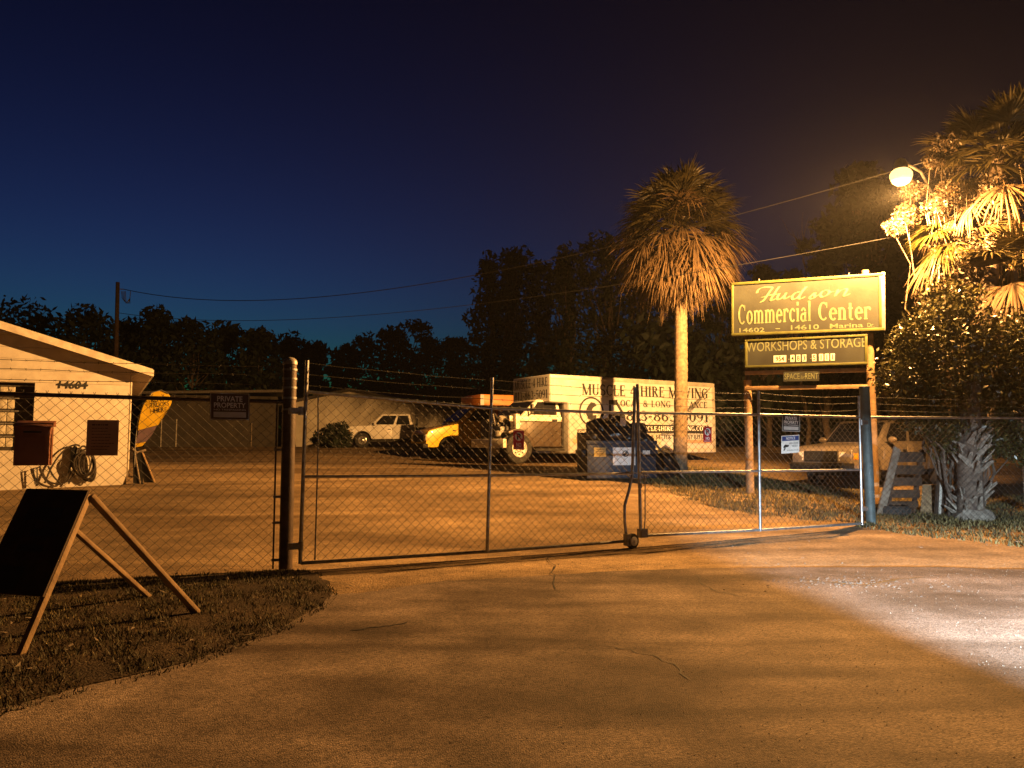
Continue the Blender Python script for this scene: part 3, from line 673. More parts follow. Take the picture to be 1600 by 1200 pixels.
pA = G(446, 891); pR = G(1361, 819)
gate_post = thing('gate_post', 'stout rusty steel gate post with a domed cap beside the lawn', 'post', pA)
ptop = Wall(pA, pA + V((1, 0, 0))).pt(457, 566).z
MB().tube([pA - V((0, 0, .1)), V((pA.x, pA.y, ptop))], .078, 20, True).build('tube', 'rust_post', gate_post)
mb = MB(); mb.lathe([(.084, 0), (.084, .03), (.075, .055), (.05, .078), (.015, .09)], V((pA.x, pA.y, ptop - .03)), (0, 0, 1), 20); mb.build('cap', 'cap', gate_post)
for k, pyy in enumerate((578, 592, 606, 622, 640)):
    z = Wall(pA, pA + V((1, 0, 0))).pt(455, pyy).z
    MB().lathe([(.079, -.012), (.085, -.012), (.085, .012), (.079, .012)], V((pA.x, pA.y, z)), (0, 0, 1), 20).build('band', 'galv_dull', gate_post)
green_post = thing('gate_post', 'weathered green steel gate post standing in the verge grass', 'post', pR)
gt = Wall(pR, pR + V((1, 0, 0))).pt(1357, 605).z
MB().tube([pR - V((0, 0, .1)), V((pR.x - .03, pR.y, gt))], .082, 20, True).build('tube', 'green_post', green_post)
mb = MB(); mb.lathe([(.088, 0), (.088, .03), (.05, .045)], V((pR.x - .03, pR.y, gt - .02)), (0, 0, 1), 20); mb.build('cap', 'green_post', green_post)

# fence left of the gate
fl = V((-8.6, pA.y - .98 - (8.6 - 5.4) * .326 + .1, 0)); FLW = Wall(fl, pA)
eL = FLW.ex
fence = thing('chain_link_fence', 'chain link fence run with barbed wire between the workshop and the lawn', 'fence', (fl + pA) / 2)
c0 = fl.copy(); c1 = pA - eL * .14
zt = 1.965
def up(p, z): return V((p.x, p.y, z))
chain_link('mesh', up(c0, .04), up(c1, .04), up(c1, zt + .0), up(c0, zt + .08), fence, over=.05)
MB().tube([up(c0, zt + .08), up(pA - eL * .07, zt)], .024, 10, True).build('top_rail', 'rust_post', fence)
MB().tube([up(c1, .02), up(c1, zt)], .011, 8, True).build('tension_bar', 'rust_post', fence)
for z in (.12, .55, .85, 1.4): MB().box(0, 0, 0, 0, 0, 0) if 0 else MB(Frame(up(c1, z), eL)).box(-.02, .1, -.015, .015, -.014, .014).build('tension_band', 'galv_dull', fence)
MB().tube([up(fl, -.1), up(fl, 2.5)], .03, 10, True).build('line_post', 'galv_dull', fence)
for k, z in enumerate((2.38, 2.28, 2.17)): barbed(up(fl, z + .04), up(pA - eL * .08, z), fence, .03, seed=k)

# fence right of the gate
fr_e = V((13.5, 14.3, g(13.5, 14.3)))
fence_r = thing('chain_link_fence', 'chain link fence run disappearing behind the leafy shrub', 'fence', (fr_e + pR) / 2)
eR = (V((fr_e.x, fr_e.y, 0)) - V((pR.x, pR.y, 0))).normalized()
a0 = pR + eR * .15; rz = Wall(pR, fr_e).pt(1372, 652).z
chain_link('mesh', up(a0, pR.z + .05), up(fr_e, fr_e.z + .05), up(fr_e, rz), up(a0, rz), fence_r)
MB().tube([up(pR + eR * .06, rz), up(fr_e, rz)], .022, 10, True).build('top_rail', 'galv', fence_r)
MB().tube([fr_e - V((0, 0, .1)), up(fr_e, rz + .4)], .03, 10, True).build('line_post', 'galv', fence_r)
for k in range(3): barbed(up(pR + eR * .08, rz + .12 + .11 * k), up(fr_e, rz + .12 + .11 * k), fence_r, .04, seed=20 + k)

# the two gate leaves
gA, gM, gB = G(470, 893), G(990, 856), G(1346, 826)
WL, WR = Wall(gA, gM), Wall(gM, gB)
def leaf(Wp, top, mid, bot, stiles, label, mesh_rows, hing):
    L0 = Wp.pt(*bot[0]); Lm = thing('gate_leaf', label, 'gate', up(L0, g(L0.x, L0.y)), 'two leaves of the double swing gate')
    tp, mp, bp_ = [[Wp.pt(*p) for p in row] for row in (top, mid, bot)]
    MB().tube(tp, .021, 10, True).build('top_rail', 'galv', Lm)
    MB().tube(mp, .019, 10, True).build('mid_rail', 'galv', Lm)
    MB().tube(bp_, .021, 10, True).build('bottom_rail', 'galv', Lm)
    for a, b in stiles:
        MB().tube([Wp.pt(*a), Wp.pt(*b)], .023, 10, True).build('stile', 'galv', Lm)
    nrm = Wp.n
    off = nrm * -.03
    chain_link('mesh', bp_[0] + off, bp_[-1] + off, tp[-1] + off, tp[0] + off, Lm)
    return Lm, tp, mp, bp_
LA = leaf(WL, [(480, 612), (622, 625), (768, 638), (988, 646)], [(474, 745), (768, 743), (986, 740)], [(470, 880), (762, 862), (974, 846)],
          [((480, 563), (469, 881)), ((769, 590), (761, 864)), ((992, 605), (988, 742))], 'wide galvanised gate leaf hung on the rusty post', 0, 0)
LB = leaf(WR, [(1000, 645), (1186, 648), (1342, 652)], [(1002, 738), (1187, 736), (1343, 734)], [(1004, 837), (1188, 828), (1346, 818)],
          [((996, 600), (1001, 838)), ((1185, 611), (1188, 830)), ((1342, 618), (1347, 820))], 'galvanised gate leaf with small warning signs hung on the green post', 0, 0)
La, Lb = LA[0], LB[0]
# bent lower end of the meeting stile, drop rod, tension bar
MB().tube([WL.pt(988, 742), WL.pt(983, 765), WL.pt(976, 790), WL.pt(976, 815), WL.pt(979, 842)], .021, 10, True).build('bent_stile', 'galv', La)
MB().tube([WL.pt(497, 618), WL.pt(497, 700), WL.pt(492, 875)], .009, 6, True).build('tension_bar', 'galv_dull', La)
MB().tube([WR.pt(1008, 740), WR.pt(1008, 810), WR.pt(1006, 836)], .009, 6, True).build('tension_bar', 'galv', Lb)
for (pa, pb, pc) in (((480, 563), (769, 590), (990, 607)), ((480, 581), (769, 605), (990, 618)), ((480, 598), (769, 620), (990, 630))):
    barbed(WL.pt(*pa) + V((0, 0, -.03)), WL.pt(*pb) + V((0, 0, -.03)), La, .02, seed=pa[1])
    barbed(WL.pt(*pb) + V((0, 0, -.03)), WL.pt(*pc) + V((0, 0, -.03)), La, .015, seed=pa[1] + 1)
for (pa, pb, pc) in (((998, 606), (1185, 614), (1342, 620)), ((998, 618), (1185, 625), (1342, 630)), ((998, 630), (1185, 637), (1342, 641))):
    barbed(WR.pt(*pa), WR.pt(*pb), Lb, .03, seed=pa[1] + 7)
    barbed(WR.pt(*pb), WR.pt(*pc), Lb, .03, seed=pa[1] + 8)
for py in (642, 853):                                   # hinges
    p = WL.pt(470, py); mb = MB(Frame(p, WL.ex)); mb.box(-.14, -.01, -.03, .03, -.035, .035); mb.lathe([(.03, -.05), (.03, .05)], (0, 0, 0), (0, 0, 1), 12)
    mb.build('hinge', 'galv_dull', La)
for py in (660, 795):
    p = WR.pt(1346, py); mb = MB(Frame(p, WR.ex)); mb.box(.0, .12, -.03, .03, -.03, .03); mb.lathe([(.03, -.045), (.03, .045)], (0, 0, 0), (0, 0, 1), 12)
    mb.build('hinge', 'galv', Lb)
# caster wheel under the meeting stile
pw_ = WL.pt(988, 842, .07); gz = g(pw_.x, pw_.y); rw = .105
pw_.z = gz + rw
mb = MB(Frame(pw_, WL.ex)); prof = [(rw * .62, -.03), (rw * .95, -.03), (rw, -.018), (rw, .018), (rw * .95, .03), (rw * .62, .03)]
wh = MB(Frame(pw_, WL.ex)).lathe(prof, (0, 0, 0), (.25, -1, 0), 24).build('caster_tyre', 'rubber', La)
MB(Frame(pw_, WL.ex)).lathe([(rw * .1, -.024), (rw * .60, -.026), (rw * .61, 0), (rw * .60, .04), (rw * .2, .044), (rw * .18, .06)], (0, 0, 0), (.25, -1, 0), 24).build('caster_disc', 'caster_white', wh)
MB(Frame(pw_, WL.ex)).box(-.11, -.05, -.05, .06, -.06, .10).build('caster_bracket', 'galv_dull', La)
MB(Frame(WR.pt(1001, 833), WR.ex)).box(-.03, .09, -.05, .05, -.06, .06).build('latch_block', 'galv_dull', Lb)
# chain and padlock holding the leaves together
ch = thing('chain', 'dark steel chain and padlock looped round the meeting stiles', 'chain', WL.pt(994, 745))
q = random.Random(4)
cpts = []
for k in range(26):
    a = 2 * math.pi * k / 26
    cpts.append(WL.pt(995, 741) + WL.ex * (.16 * math.cos(a)) + WL.n * (.07 * math.sin(a)) + V((0, 0, -.05 * math.cos(a * 1.0 + .8) - .03 * abs(math.sin(a)))))
for k in range(26):
    a, b = cpts[k], cpts[(k + 1) % 26]; d = (b - a); s_ = d.cross(V((0, 0, 1)) if k % 2 else V((.3, .3, 1))).normalized() * .011
    m_ = MB(); m_.tube([a - s_ - d * .15, b - s_ + d * .15, b + s_ + d * .15, a + s_ - d * .15, a - s_ - d * .15], .006, 5, True); m_.build('link', 'galv_dull', ch)
MB(Frame(WL.pt(1000, 757, .08), WL.ex)).box(-.03, .03, -.012, .012, -.05, .02).build('padlock', 'galv_dull', ch, bevel=.006)

# signs hung on fence and gate
def hung_sign(name, wall, px0, px1, py0, py1, label, cat, mat, off=.05, thick=.004, skew=0, parent=None, group=None, edge=None, rnd_=.012):
    a = wall.pt(px0, py1, off); b = wall.pt(px1, py1 + skew, off); t_l = wall.pt(px0, py0, off)
    W_ = (b - a).length; H_ = (t_l - a).length
    f = Face(a, b - a, t_l - a)
    root = thing(name, label, cat, a, group)
    mb = MB(); f.plate(mb, 0, W_, 0, H_, -thick, 0); mb.build('panel', mat, root, bevel=.0015, seg=1)
    return root, f, W_, H_
def bordered(f, W_, H_, m0, m1, d, mat, root, name='border'):
    mb = MB()
    f.plate(mb, m0, W_ - m0, m0, m0 + m1, d, d + .001); f.plate(mb, m0, W_ - m0, H_ - m0 - m1, H_ - m0, d, d + .001)
    f.plate(mb, m0, m0 + m1, m0 + m1, H_ - m0 - m1, d, d + .001); f.plate(mb, W_ - m0 - m1, W_ - m0, m0 + m1, H_ - m0 - m1, d, d + .001)
    return mb.build(name, mat, root, smooth=False)
def private_sign(wall, px0, px1, py0, py1, label, fmat, skew=0):
    r_, f, W_, H_ = hung_sign('warning_sign', wall, px0, px1, py0, py1, label, 'sign', fmat, skew=skew)
    bordered(f, W_, H_, .004, W_ * .018, .001, 'sign_grey', r_)
    letter(f, 'PRIVATE', W_ * .18, W_ * .82, H_ * .68, H_ * .88, .002, 'letter_white', r_, .015)
    letter(f, 'PROPERTY', W_ * .10, W_ * .90, H_ * .45, H_ * .64, .002, 'letter_white', r_, .015)
    letter(f, 'NO TRESPASSING', W_ * .10, W_ * .90, H_ * .35, H_ * .41, .002, 'letter_white', r_, .0)
    mb = MB(); f.plate(mb, W_ * .09, W_ * .91, H_ * .1, H_ * .30, .001, .002); mb.build('blank_strip', 'sign_grey', r_)
    return r_
private_sign(FLW, 328, 390, 613, 656, 'brown private property sign wired to the fence beside the rusty post', 'sign_brown', 1)
private_sign(WR, 1222, 1250, 647, 674, 'small black private property sign on the gate leaf by the green post', 'letter_black', 1)
r_, f, W_, H_ = hung_sign('warning_sign', WR, 1221, 1249, 681, 709, 'white and blue camera notice sign below the small black sign', 'sign', 'paper_white', skew=-2)
mb = MB(); f.plate(mb, .012, W_ - .012, H_ * .70, H_ - .012, .001, .0025); mb.build('header', 'sign_blue', r_)
letter(f, 'NOTICE', W_ * .25, W_ * .75, H_ * .76, H_ * .91, .004, 'letter_white', r_, .01)
letter(f, 'AREA UNDER', W_ * .42, W_ * .92, H_ * .50, H_ * .6, .002, 'letter_black', r_)
letter(f, 'VIDEO', W_ * .56, W_ * .90, H_ * .34, H_ * .45, .002, 'letter_black', r_, .01)
letter(f, 'SURVEILLANCE', W_ * .30, W_ * .92, H_ * .12, H_ * .2, .002, 'letter_black', r_)
mb = MB(); mb.poly([f(W_ * .1, H_ * .3, .002), f(W_ * .38, H_ * .36, .002), f(W_ * .42, H_ * .46, .002), f(W_ * .2, H_ * .5, .002), f(W_ * .12, H_ * .42, .002)], True)
mb.poly([f(W_ * .1, H_ * .16, .0022), f(W_ * .16, H_ * .16, .0022), f(W_ * .24, H_ * .3, .0022), f(W_ * .16, H_ * .31, .0022)], True); mb.build('camera_symbol', 'letter_black', r_)
def noparking(wall, px0, px1, py0, py1, label, skew=0):
    r_, f, W_, H_ = hung_sign('parking_sign', wall, px0, px1, py0, py1, label, 'sign', 'sign_red', off=.04, skew=skew, group='red no parking signs on the gate')
    c = (W_ * .5, H_ * .68); rr = W_ * .36
    mb = MB(); n = 22
    ring = [f(c[0] + rr * math.cos(2 * math.pi * k / n), c[1] + rr * math.sin(2 * math.pi * k / n), .001) for k in range(n)]
    mb.poly(ring, True); mb.build('disc', 'letter_white', r_)
    letter(f, 'P', c[0] - rr * .5, c[0] + rr * .5, c[1] - rr * .72, c[1] + rr * .72, .0025, 'letter_black', r_, .05)
    mb = MB(); f2 = Face(f(c[0], c[1], 0), f.ex * .7 - f.ez * .7, f.ez * .7 + f.ex * .7); f2.plate(mb, -rr, rr, -rr * .13, rr * .13, .003, .004); mb.build('slash', 'sign_red', r_)
    letter(f, 'NO', W_ * .27, W_ * .73, H_ * .14, H_ * .36, .002, 'letter_white', r_, .02)
    letter(f, 'PARKING', W_ * .10, W_ * .90, H_ * .035, H_ * .11, .002, 'letter_white', r_, .0)
noparking(WL, 802, 819, 672, 702, 'red no parking sign hung on the mesh in front of the truck wheel', 1)
noparking(WR, 1099, 1112, 667, 691, 'red no parking sign hung on the mesh beside the palm trunk')

# drop box and notice board on the left fence
def fence_frame(px, py): return Frame(FLW.pt(px, py, .0), FLW.ex)
a = FLW.pt(27, 727); b = FLW.pt(82, 727); W_ = (b - a).length; H_ = FLW.pt(30, 657).z - a.z
ff = Frame(a, FLW.ex)
dbx = thing('drop_box', 'maroon metal drop box with a slot and a sloped lid hung on the fence', 'drop box', a)
MB(ff).box(0, W_, -.16, -.012, 0, H_ - .07).build('body', 'box_maroon', dbx, bevel=.008)
MB(ff).hexa([(-.012, -.19, H_ - .068), (W_ + .02, -.19, H_ - .068), (W_ + .02, -.012, H_ - .068), (-.012, -.012, H_ - .068), (-.012, -.18, H_ - .045), (W_ + .02, -.18, H_ - .045), (W_ + .02, -.012, H_ + .0), (-.012, -.012, H_ + .0)]).build('lid', 'box_maroon', dbx, bevel=.004)
MB(ff).box(W_ * .25, W_ * .76, -.166, -.161, H_ * .72, H_ * .76).build('slot', 'letter_black', dbx)
MB(ff).box(W_ * .12, W_ * .88, -.164, -.1605, H_ * .06, H_ * .62).build('door', 'box_maroon', dbx)
a = FLW.pt(134, 712, .02); b = FLW.pt(184, 712, .02); W_ = (b - a).length; H_ = FLW.pt(134, 656, .02).z - a.z
nb = thing('notice_board', 'brown printed notice panel wired to the fence in front of the hose', 'sign', a)
f = Face(a, FLW.ex); mb = MB(); f.plate(mb, 0, W_, 0, H_, 0, .006); mb.build('panel', 'notice_brown', nb)
q = random.Random(8); mb = MB()
for k in range(9):
    v = H_ * (.86 - k * .085); l_ = q.uniform(.45, .75)
    if k == 0: v = H_ * .88
    x = W_ * .16
    while x < W_ * (.16 + l_):
        w_ = q.uniform(.008, .03); f.plate(mb, x, x + w_, v - .007 * (2 if k == 0 else 1), v, .0065, .0072); x += w_ + .008
mb.build('faded_print', 'sign_brown', nb)

# ================================================================== BIG SIGN
SL_, SR_ = P(1143, 500, 17.3), P(1382, 500, 16.0)
SW = Wall((SL_.x, SL_.y, 0), (SR_.x, SR_.y, 0))
sign = thing('commercial_sign', 'tall yellow framed business sign with changeable lettering on wooden posts', 'sign', up(SW.pt(1260, 780), g(*SW.pt(1260, 780).xy)))
bl, br, tl = SW.pt(1143, 525), SW.pt(1382, 516), SW.pt(1143, 442)
br2 = SW.pt(1382, 516); WS = (br2 - bl).length; HS = (tl - bl).length
f = Face(bl, br2 - bl, None or (tl - bl)); 
def uv(zx, zy):                                        # position in the enlarged photo crop -> sign coordinates
    u = (zx - 220) / 1185; top, bot = 200 - 85 * u, 630 - 50 * u
    return u * WS, (1 - (zy - top) / (bot - top)) * HS
mb = MB(); f.plate(mb, 0, WS, 0, HS, -.12, 0); pan = mb.build('panel', 'sign_field', sign)
fw = .058
for nm, a_ in (('frame_top', (0, WS, HS - fw, HS)), ('frame_bottom', (0, WS, 0, fw)), ('frame_left', (0, fw * .8, fw, HS - fw)), ('frame_right', (WS - fw * 1.7, WS - fw * .9, fw, HS - fw))):
    mb = MB(); f.plate(mb, *a_, .002, .022); mb.build(nm, 'sign_yellow', pan, bevel=.004)
mb = MB(); f.plate(mb, WS - fw * .85, WS + .02, -.0, HS + .012, -.13, .012); mb.build('end_cap', 'metal_edge', pan, bevel=.004)
for zx in (445, 1150):
    u, v = uv(zx, 150); MB().tube([f(u, HS - .01, -.05), f(u, HS + .06, -.05)], .012, 6, True).build('bolt', 'galv', pan)
# script word drawn with a broad pen
HUD = [  # strokes in crop coordinates
 [(432, 282), (436, 262), (455, 245), (490, 234), (540, 232), (556, 240), (540, 262), (515, 300), (492, 332), (472, 352), (458, 352)],
 [(468, 318), (520, 300), (590, 290)], [(612, 226), (590, 258), (566, 296), (545, 330), (552, 342), (578, 326)],
 [(612, 284), (600, 306), (594, 326), (606, 334), (634, 318), (662, 290)], [(668, 278), (652, 308), (652, 324), (672, 322), (694, 304)],
 [(772, 272), (748, 274), (722, 296), (712, 318), (724, 332), (752, 320), (780, 292)], [(826, 226), (800, 258), (772, 300), (766, 322), (784, 326), (812, 310)],
 [(846, 316), (866, 300), (884, 282), (894, 276), (888, 292), (892, 308), (880, 322), (858, 326), (850, 318)],
 [(892, 308), (912, 300), (926, 292)],
 [(984, 256), (960, 260), (938, 280), (934, 302), (952, 310), (984, 296), (1000, 272), (988, 256)], [(998, 272), (1020, 272), (1032, 266)],
 [(1066, 250), (1057, 276), (1046, 304)], [(1052, 290), (1085, 258), (1122, 244), (1136, 250), (1122, 278), (1112, 298), (1124, 303), (1152, 284)]]
LETTERS = [(0, 3), (3, 5), (5, 7), (7, 9), (9, 11), (11, 13)]
mb = MB()
def cr(pts, k=5):
    out = []; P_ = [pts[0]] + pts + [pts[-1]]
    for i in range(1, len(P_) - 2):
        p0, p1, p2, p3 = [np.array(P_[j], float) for j in (i - 1, i, i + 1, i + 2)]
        for j in range(k):
            t = j / k; out.append(.5 * ((2 * p1) + (-p0 + p2) * t + (2 * p0 - 5 * p1 + 4 * p2 - p3) * t * t + (-p0 + 3 * p1 - 3 * p2 + p3) * t ** 3))
    out.append(np.array(pts[-1], float)); return out
pen = np.array([8.5, -3.2]); lift = 0
for si, st_ in enumerate(HUD):
    if any(si == l0 for l0, _ in LETTERS): mb = MB()
    c_ = cr(st_)
    for i in range(len(c_) - 1):
        a, b = c_[i], c_[i + 1]; d = b - a; nn = np.array([-d[1], d[0]]) / (np.linalg.norm(d) + 1e-6)
        w = pen + nn * 2.2 * np.sign(np.dot(nn, pen) + 1e-9)
        lift += 1
        qd = [f(*uv(*p), .004 + .00012 * (lift % 40)) for p in (a - w, a + w, b + w, b - w)]
        k_ = (qd[1] - qd[0]).cross(qd[2] - qd[0]).dot(f.n)
        mb.poly(qd if k_ > 0 else qd[::-1], True)
    if any(si == l1 - 1 for _, l1 in LETTERS): mb.build('script_letter', 'letter_yellow', pan, smooth=False)
u0, v0 = uv(275, 537); u1, v1 = uv(862, 505); _, vt = uv(300, 378)
letter(f, 'Commercial', u0, u1, v0, v0 + (vt - v0), .004, 'letter_yellow', pan, serif=True, skew=(v1 - v0))
u0, v0 = uv(915, 502); u1, v1 = uv(1310, 490); _, vt = uv(950, 352)
letter(f, 'Center', u0, u1, v0, v0 + (vt - v0), .004, 'letter_yellow', pan, serif=True, skew=(v1 - v0))
for txt, za, zb_, h_ in (('14602', (285, 602), (492, 596), 36), ('-', (580, 573), (616, 572), 6), ('14610', (702, 580), (920, 572), 38), ('Marina', (1003, 567), (1250, 556), 36), ('Dr.', (1282, 556), (1332, 553), 32)):
    u0, v0 = uv(*za); u1, v1 = uv(*zb_); letter(f, txt, u0, u1, v0, v0 + HS * h_ / 430, .004, 'letter_yellow', pan, .012, skew=v1 - v0)
# second panel
bl, br, tl = SW.pt(1164, 575), SW.pt(1356, 569), SW.pt(1164, 531)
W2, H2 = (br - bl).length, (tl - bl).length; f2 = Face(bl, br - bl, tl - bl)
mb = MB(); f2.plate(mb, 0, W2, 0, H2, -.1, 0); pan2 = mb.build('lower_panel', 'sign_field', sign)
for nm, a_ in (('frame_top', (0, W2, H2 - .045, H2)), ('frame_bottom', (0, W2, 0, .05)), ('frame_left', (0, .055, .05, H2 - .045)), ('frame_right', (W2 - .055, W2, .05, H2 - .045))):
    mb = MB(); f2.plate(mb, *a_, .002, .02); mb.build(nm, 'sign_yellow', pan2, bevel=.004)
letter(f2, 'WORKSHOPS & STORAGE', W2 * .012, W2 * .99, H2 * .56, H2 * .90, .0035, 'letter_yellow', pan2, .006, skew=.012)
tx = [('954', .245, .105), ('4', .385, .034), ('8', .433, .034), ('3', .481, .034), ('5', .562, .034), ('1', .618, .034), ('1', .664, .034), ('1', .71, .034)]
for txt, u, w_ in tx:
    mb = MB(); f2.plate(mb, W2 * u, W2 * (u + w_), H2 * .16, H2 * .40, .002, .005); tl_ = mb.build('number_tile', 'paper_white', pan2)
    nr = .38 if txt == '1' else .16
    letter(f2, txt, W2 * (u + w_ * nr), W2 * (u + w_ * (1 - nr)), H2 * .19, H2 * .37, .006, 'letter_black', tl_, .02)
for u in (.366, .546): letter(f2, '-', W2 * u, W2 * (u + .012), H2 * .24, H2 * .27, .004, 'letter_yellow', pan2)
# posts, cross rails, small board
for px, pyt, rr in ((1168, 594, .085), (1358, 520, .085)):
    t = SW.pt(px, pyt, -.22); b = V((t.x, t.y, g(t.x, t.y) - .1))
    MB().tube([b, t], [rr * 1.05, rr], 14, True).build('post', 'wood', sign)
t = SW.pt(1352, 424, -.22); b = SW.pt(1352, 520, -.22); MB().tube([b, t + V((0, 0, .02))], .075, 14, True).build('post_top', 'wood', sign)
t = SW.pt(1168, 594, -.22); b = SW.pt(1164, 470, -.22); MB().tube([t - V((0, 0, .0)), V((t.x, t.y, b.z))], .06, 12, True).build('post_top', 'wood_dark', sign)
for (xa, ya, xb, yb, h_) in ((1164, 583, 1356, 578, 5), (1164, 607, 1356, 604, 6)):
    a = SW.pt(xa, ya, -.10); b = SW.pt(xb, yb, -.10); ff = Face(a, b - a); mb = MB(); ff.plate(mb, 0, (b - a).length, -.045, .045, 0, .04); mb.build('cross_rail', 'wood', sign, bevel=.004)
bl, br, tl = SW.pt(1224, 596, .0), SW.pt(1280, 595, .0), SW.pt(1224, 581, .0)
W3, H3 = (br - bl).length, (tl - bl).length; f3 = Face(bl, br - bl, tl - bl)
mb = MB(); f3.plate(mb, 0, W3, 0, H3, -.02, 0); rb = mb.build('rent_board', 'sign_field', sign)
letter(f3, 'SPACE', W3 * .03, W3 * .46, H3 * .2, H3 * .82, .0025, 'letter_yellow', rb, .01)
letter(f3, 'for', W3 * .475, W3 * .58, H3 * .22, H3 * .6, .0025, 'letter_yellow', rb, .0, shear=.3)
letter(f3, 'RENT', W3 * .61, W3 * .97, H3 * .2, H3 * .82, .0025, 'letter_yellow', rb, .01)

# ================================================================== VEHICLES
def arc(cx, cz, r, a0, a1, n=9): return [(cx + r * math.cos(R(a0 + (a1 - a0) * i / n)), cz + r * math.sin(R(a0 + (a1 - a0) * i / n))) for i in range(n + 1)]
def wheel(fr, x, y, r, w, root, side, rim='rim_white', lugs=8, rimr=.6, dual=False):
    """tyre with a child rim; side +1 = outer face towards +y"""
    tprof = [(r * rimr, -w / 2), (r * .93, -w / 2), (r, -w / 2 + .03), (r, w / 2 - .03), (r * .93, w / 2), (r * rimr, w / 2)]
    t = MB(fr).lathe(tprof, (x, y, r), (0, side, 0), 28, cap=False).build('wheel', 'rubber', root)
    rr = r * rimr
    d = w / 2 - .04
    MB(fr).lathe([(rr, -w / 2 + .02), (rr, w / 2 - .004), (rr * .93, w / 2), (rr * .88, d), (rr * .4, d - .01), (rr * .36, d + .03), (rr * .22, d + .045), (rr * .1, d + .05)], (x, y, r), (0, side, 0), 28).build('rim', rim, t)
    if lugs:
        mb = MB(fr)
        for k in range(lugs):
            a = 2 * math.pi * k / lugs; mb.lathe([(rr * .115, 0), (rr * .1, .006)], (x + rr * .66 * math.cos(a), y + side * (d - .002), r + rr * .66 * math.sin(a)), (0, side, 0), 8)
        mb.build('rim_holes', 'letter_black', t)
        mb = MB(fr)
        for k in range(lugs):
            a = 2 * math.pi * (k + .5) / lugs; mb.lathe([(rr * .06, 0), (rr * .05, .03)], (x + rr * .45 * math.cos(a), y + side * (d - .01), r + rr * .45 * math.sin(a)), (0, side, 0), 6)
        mb.build('lug_nuts', 'galv_dull', t)
    return t
def quadface(fn, u0, u1, v0, v1, off, fr, shape=None):
    """plate lying just outside a bilinear face"""
    shape = shape or [(u0, v0), (u1, v0), (u1, v1), (u0, v1)]
    return [fn(u, v) + off for u, v in shape]
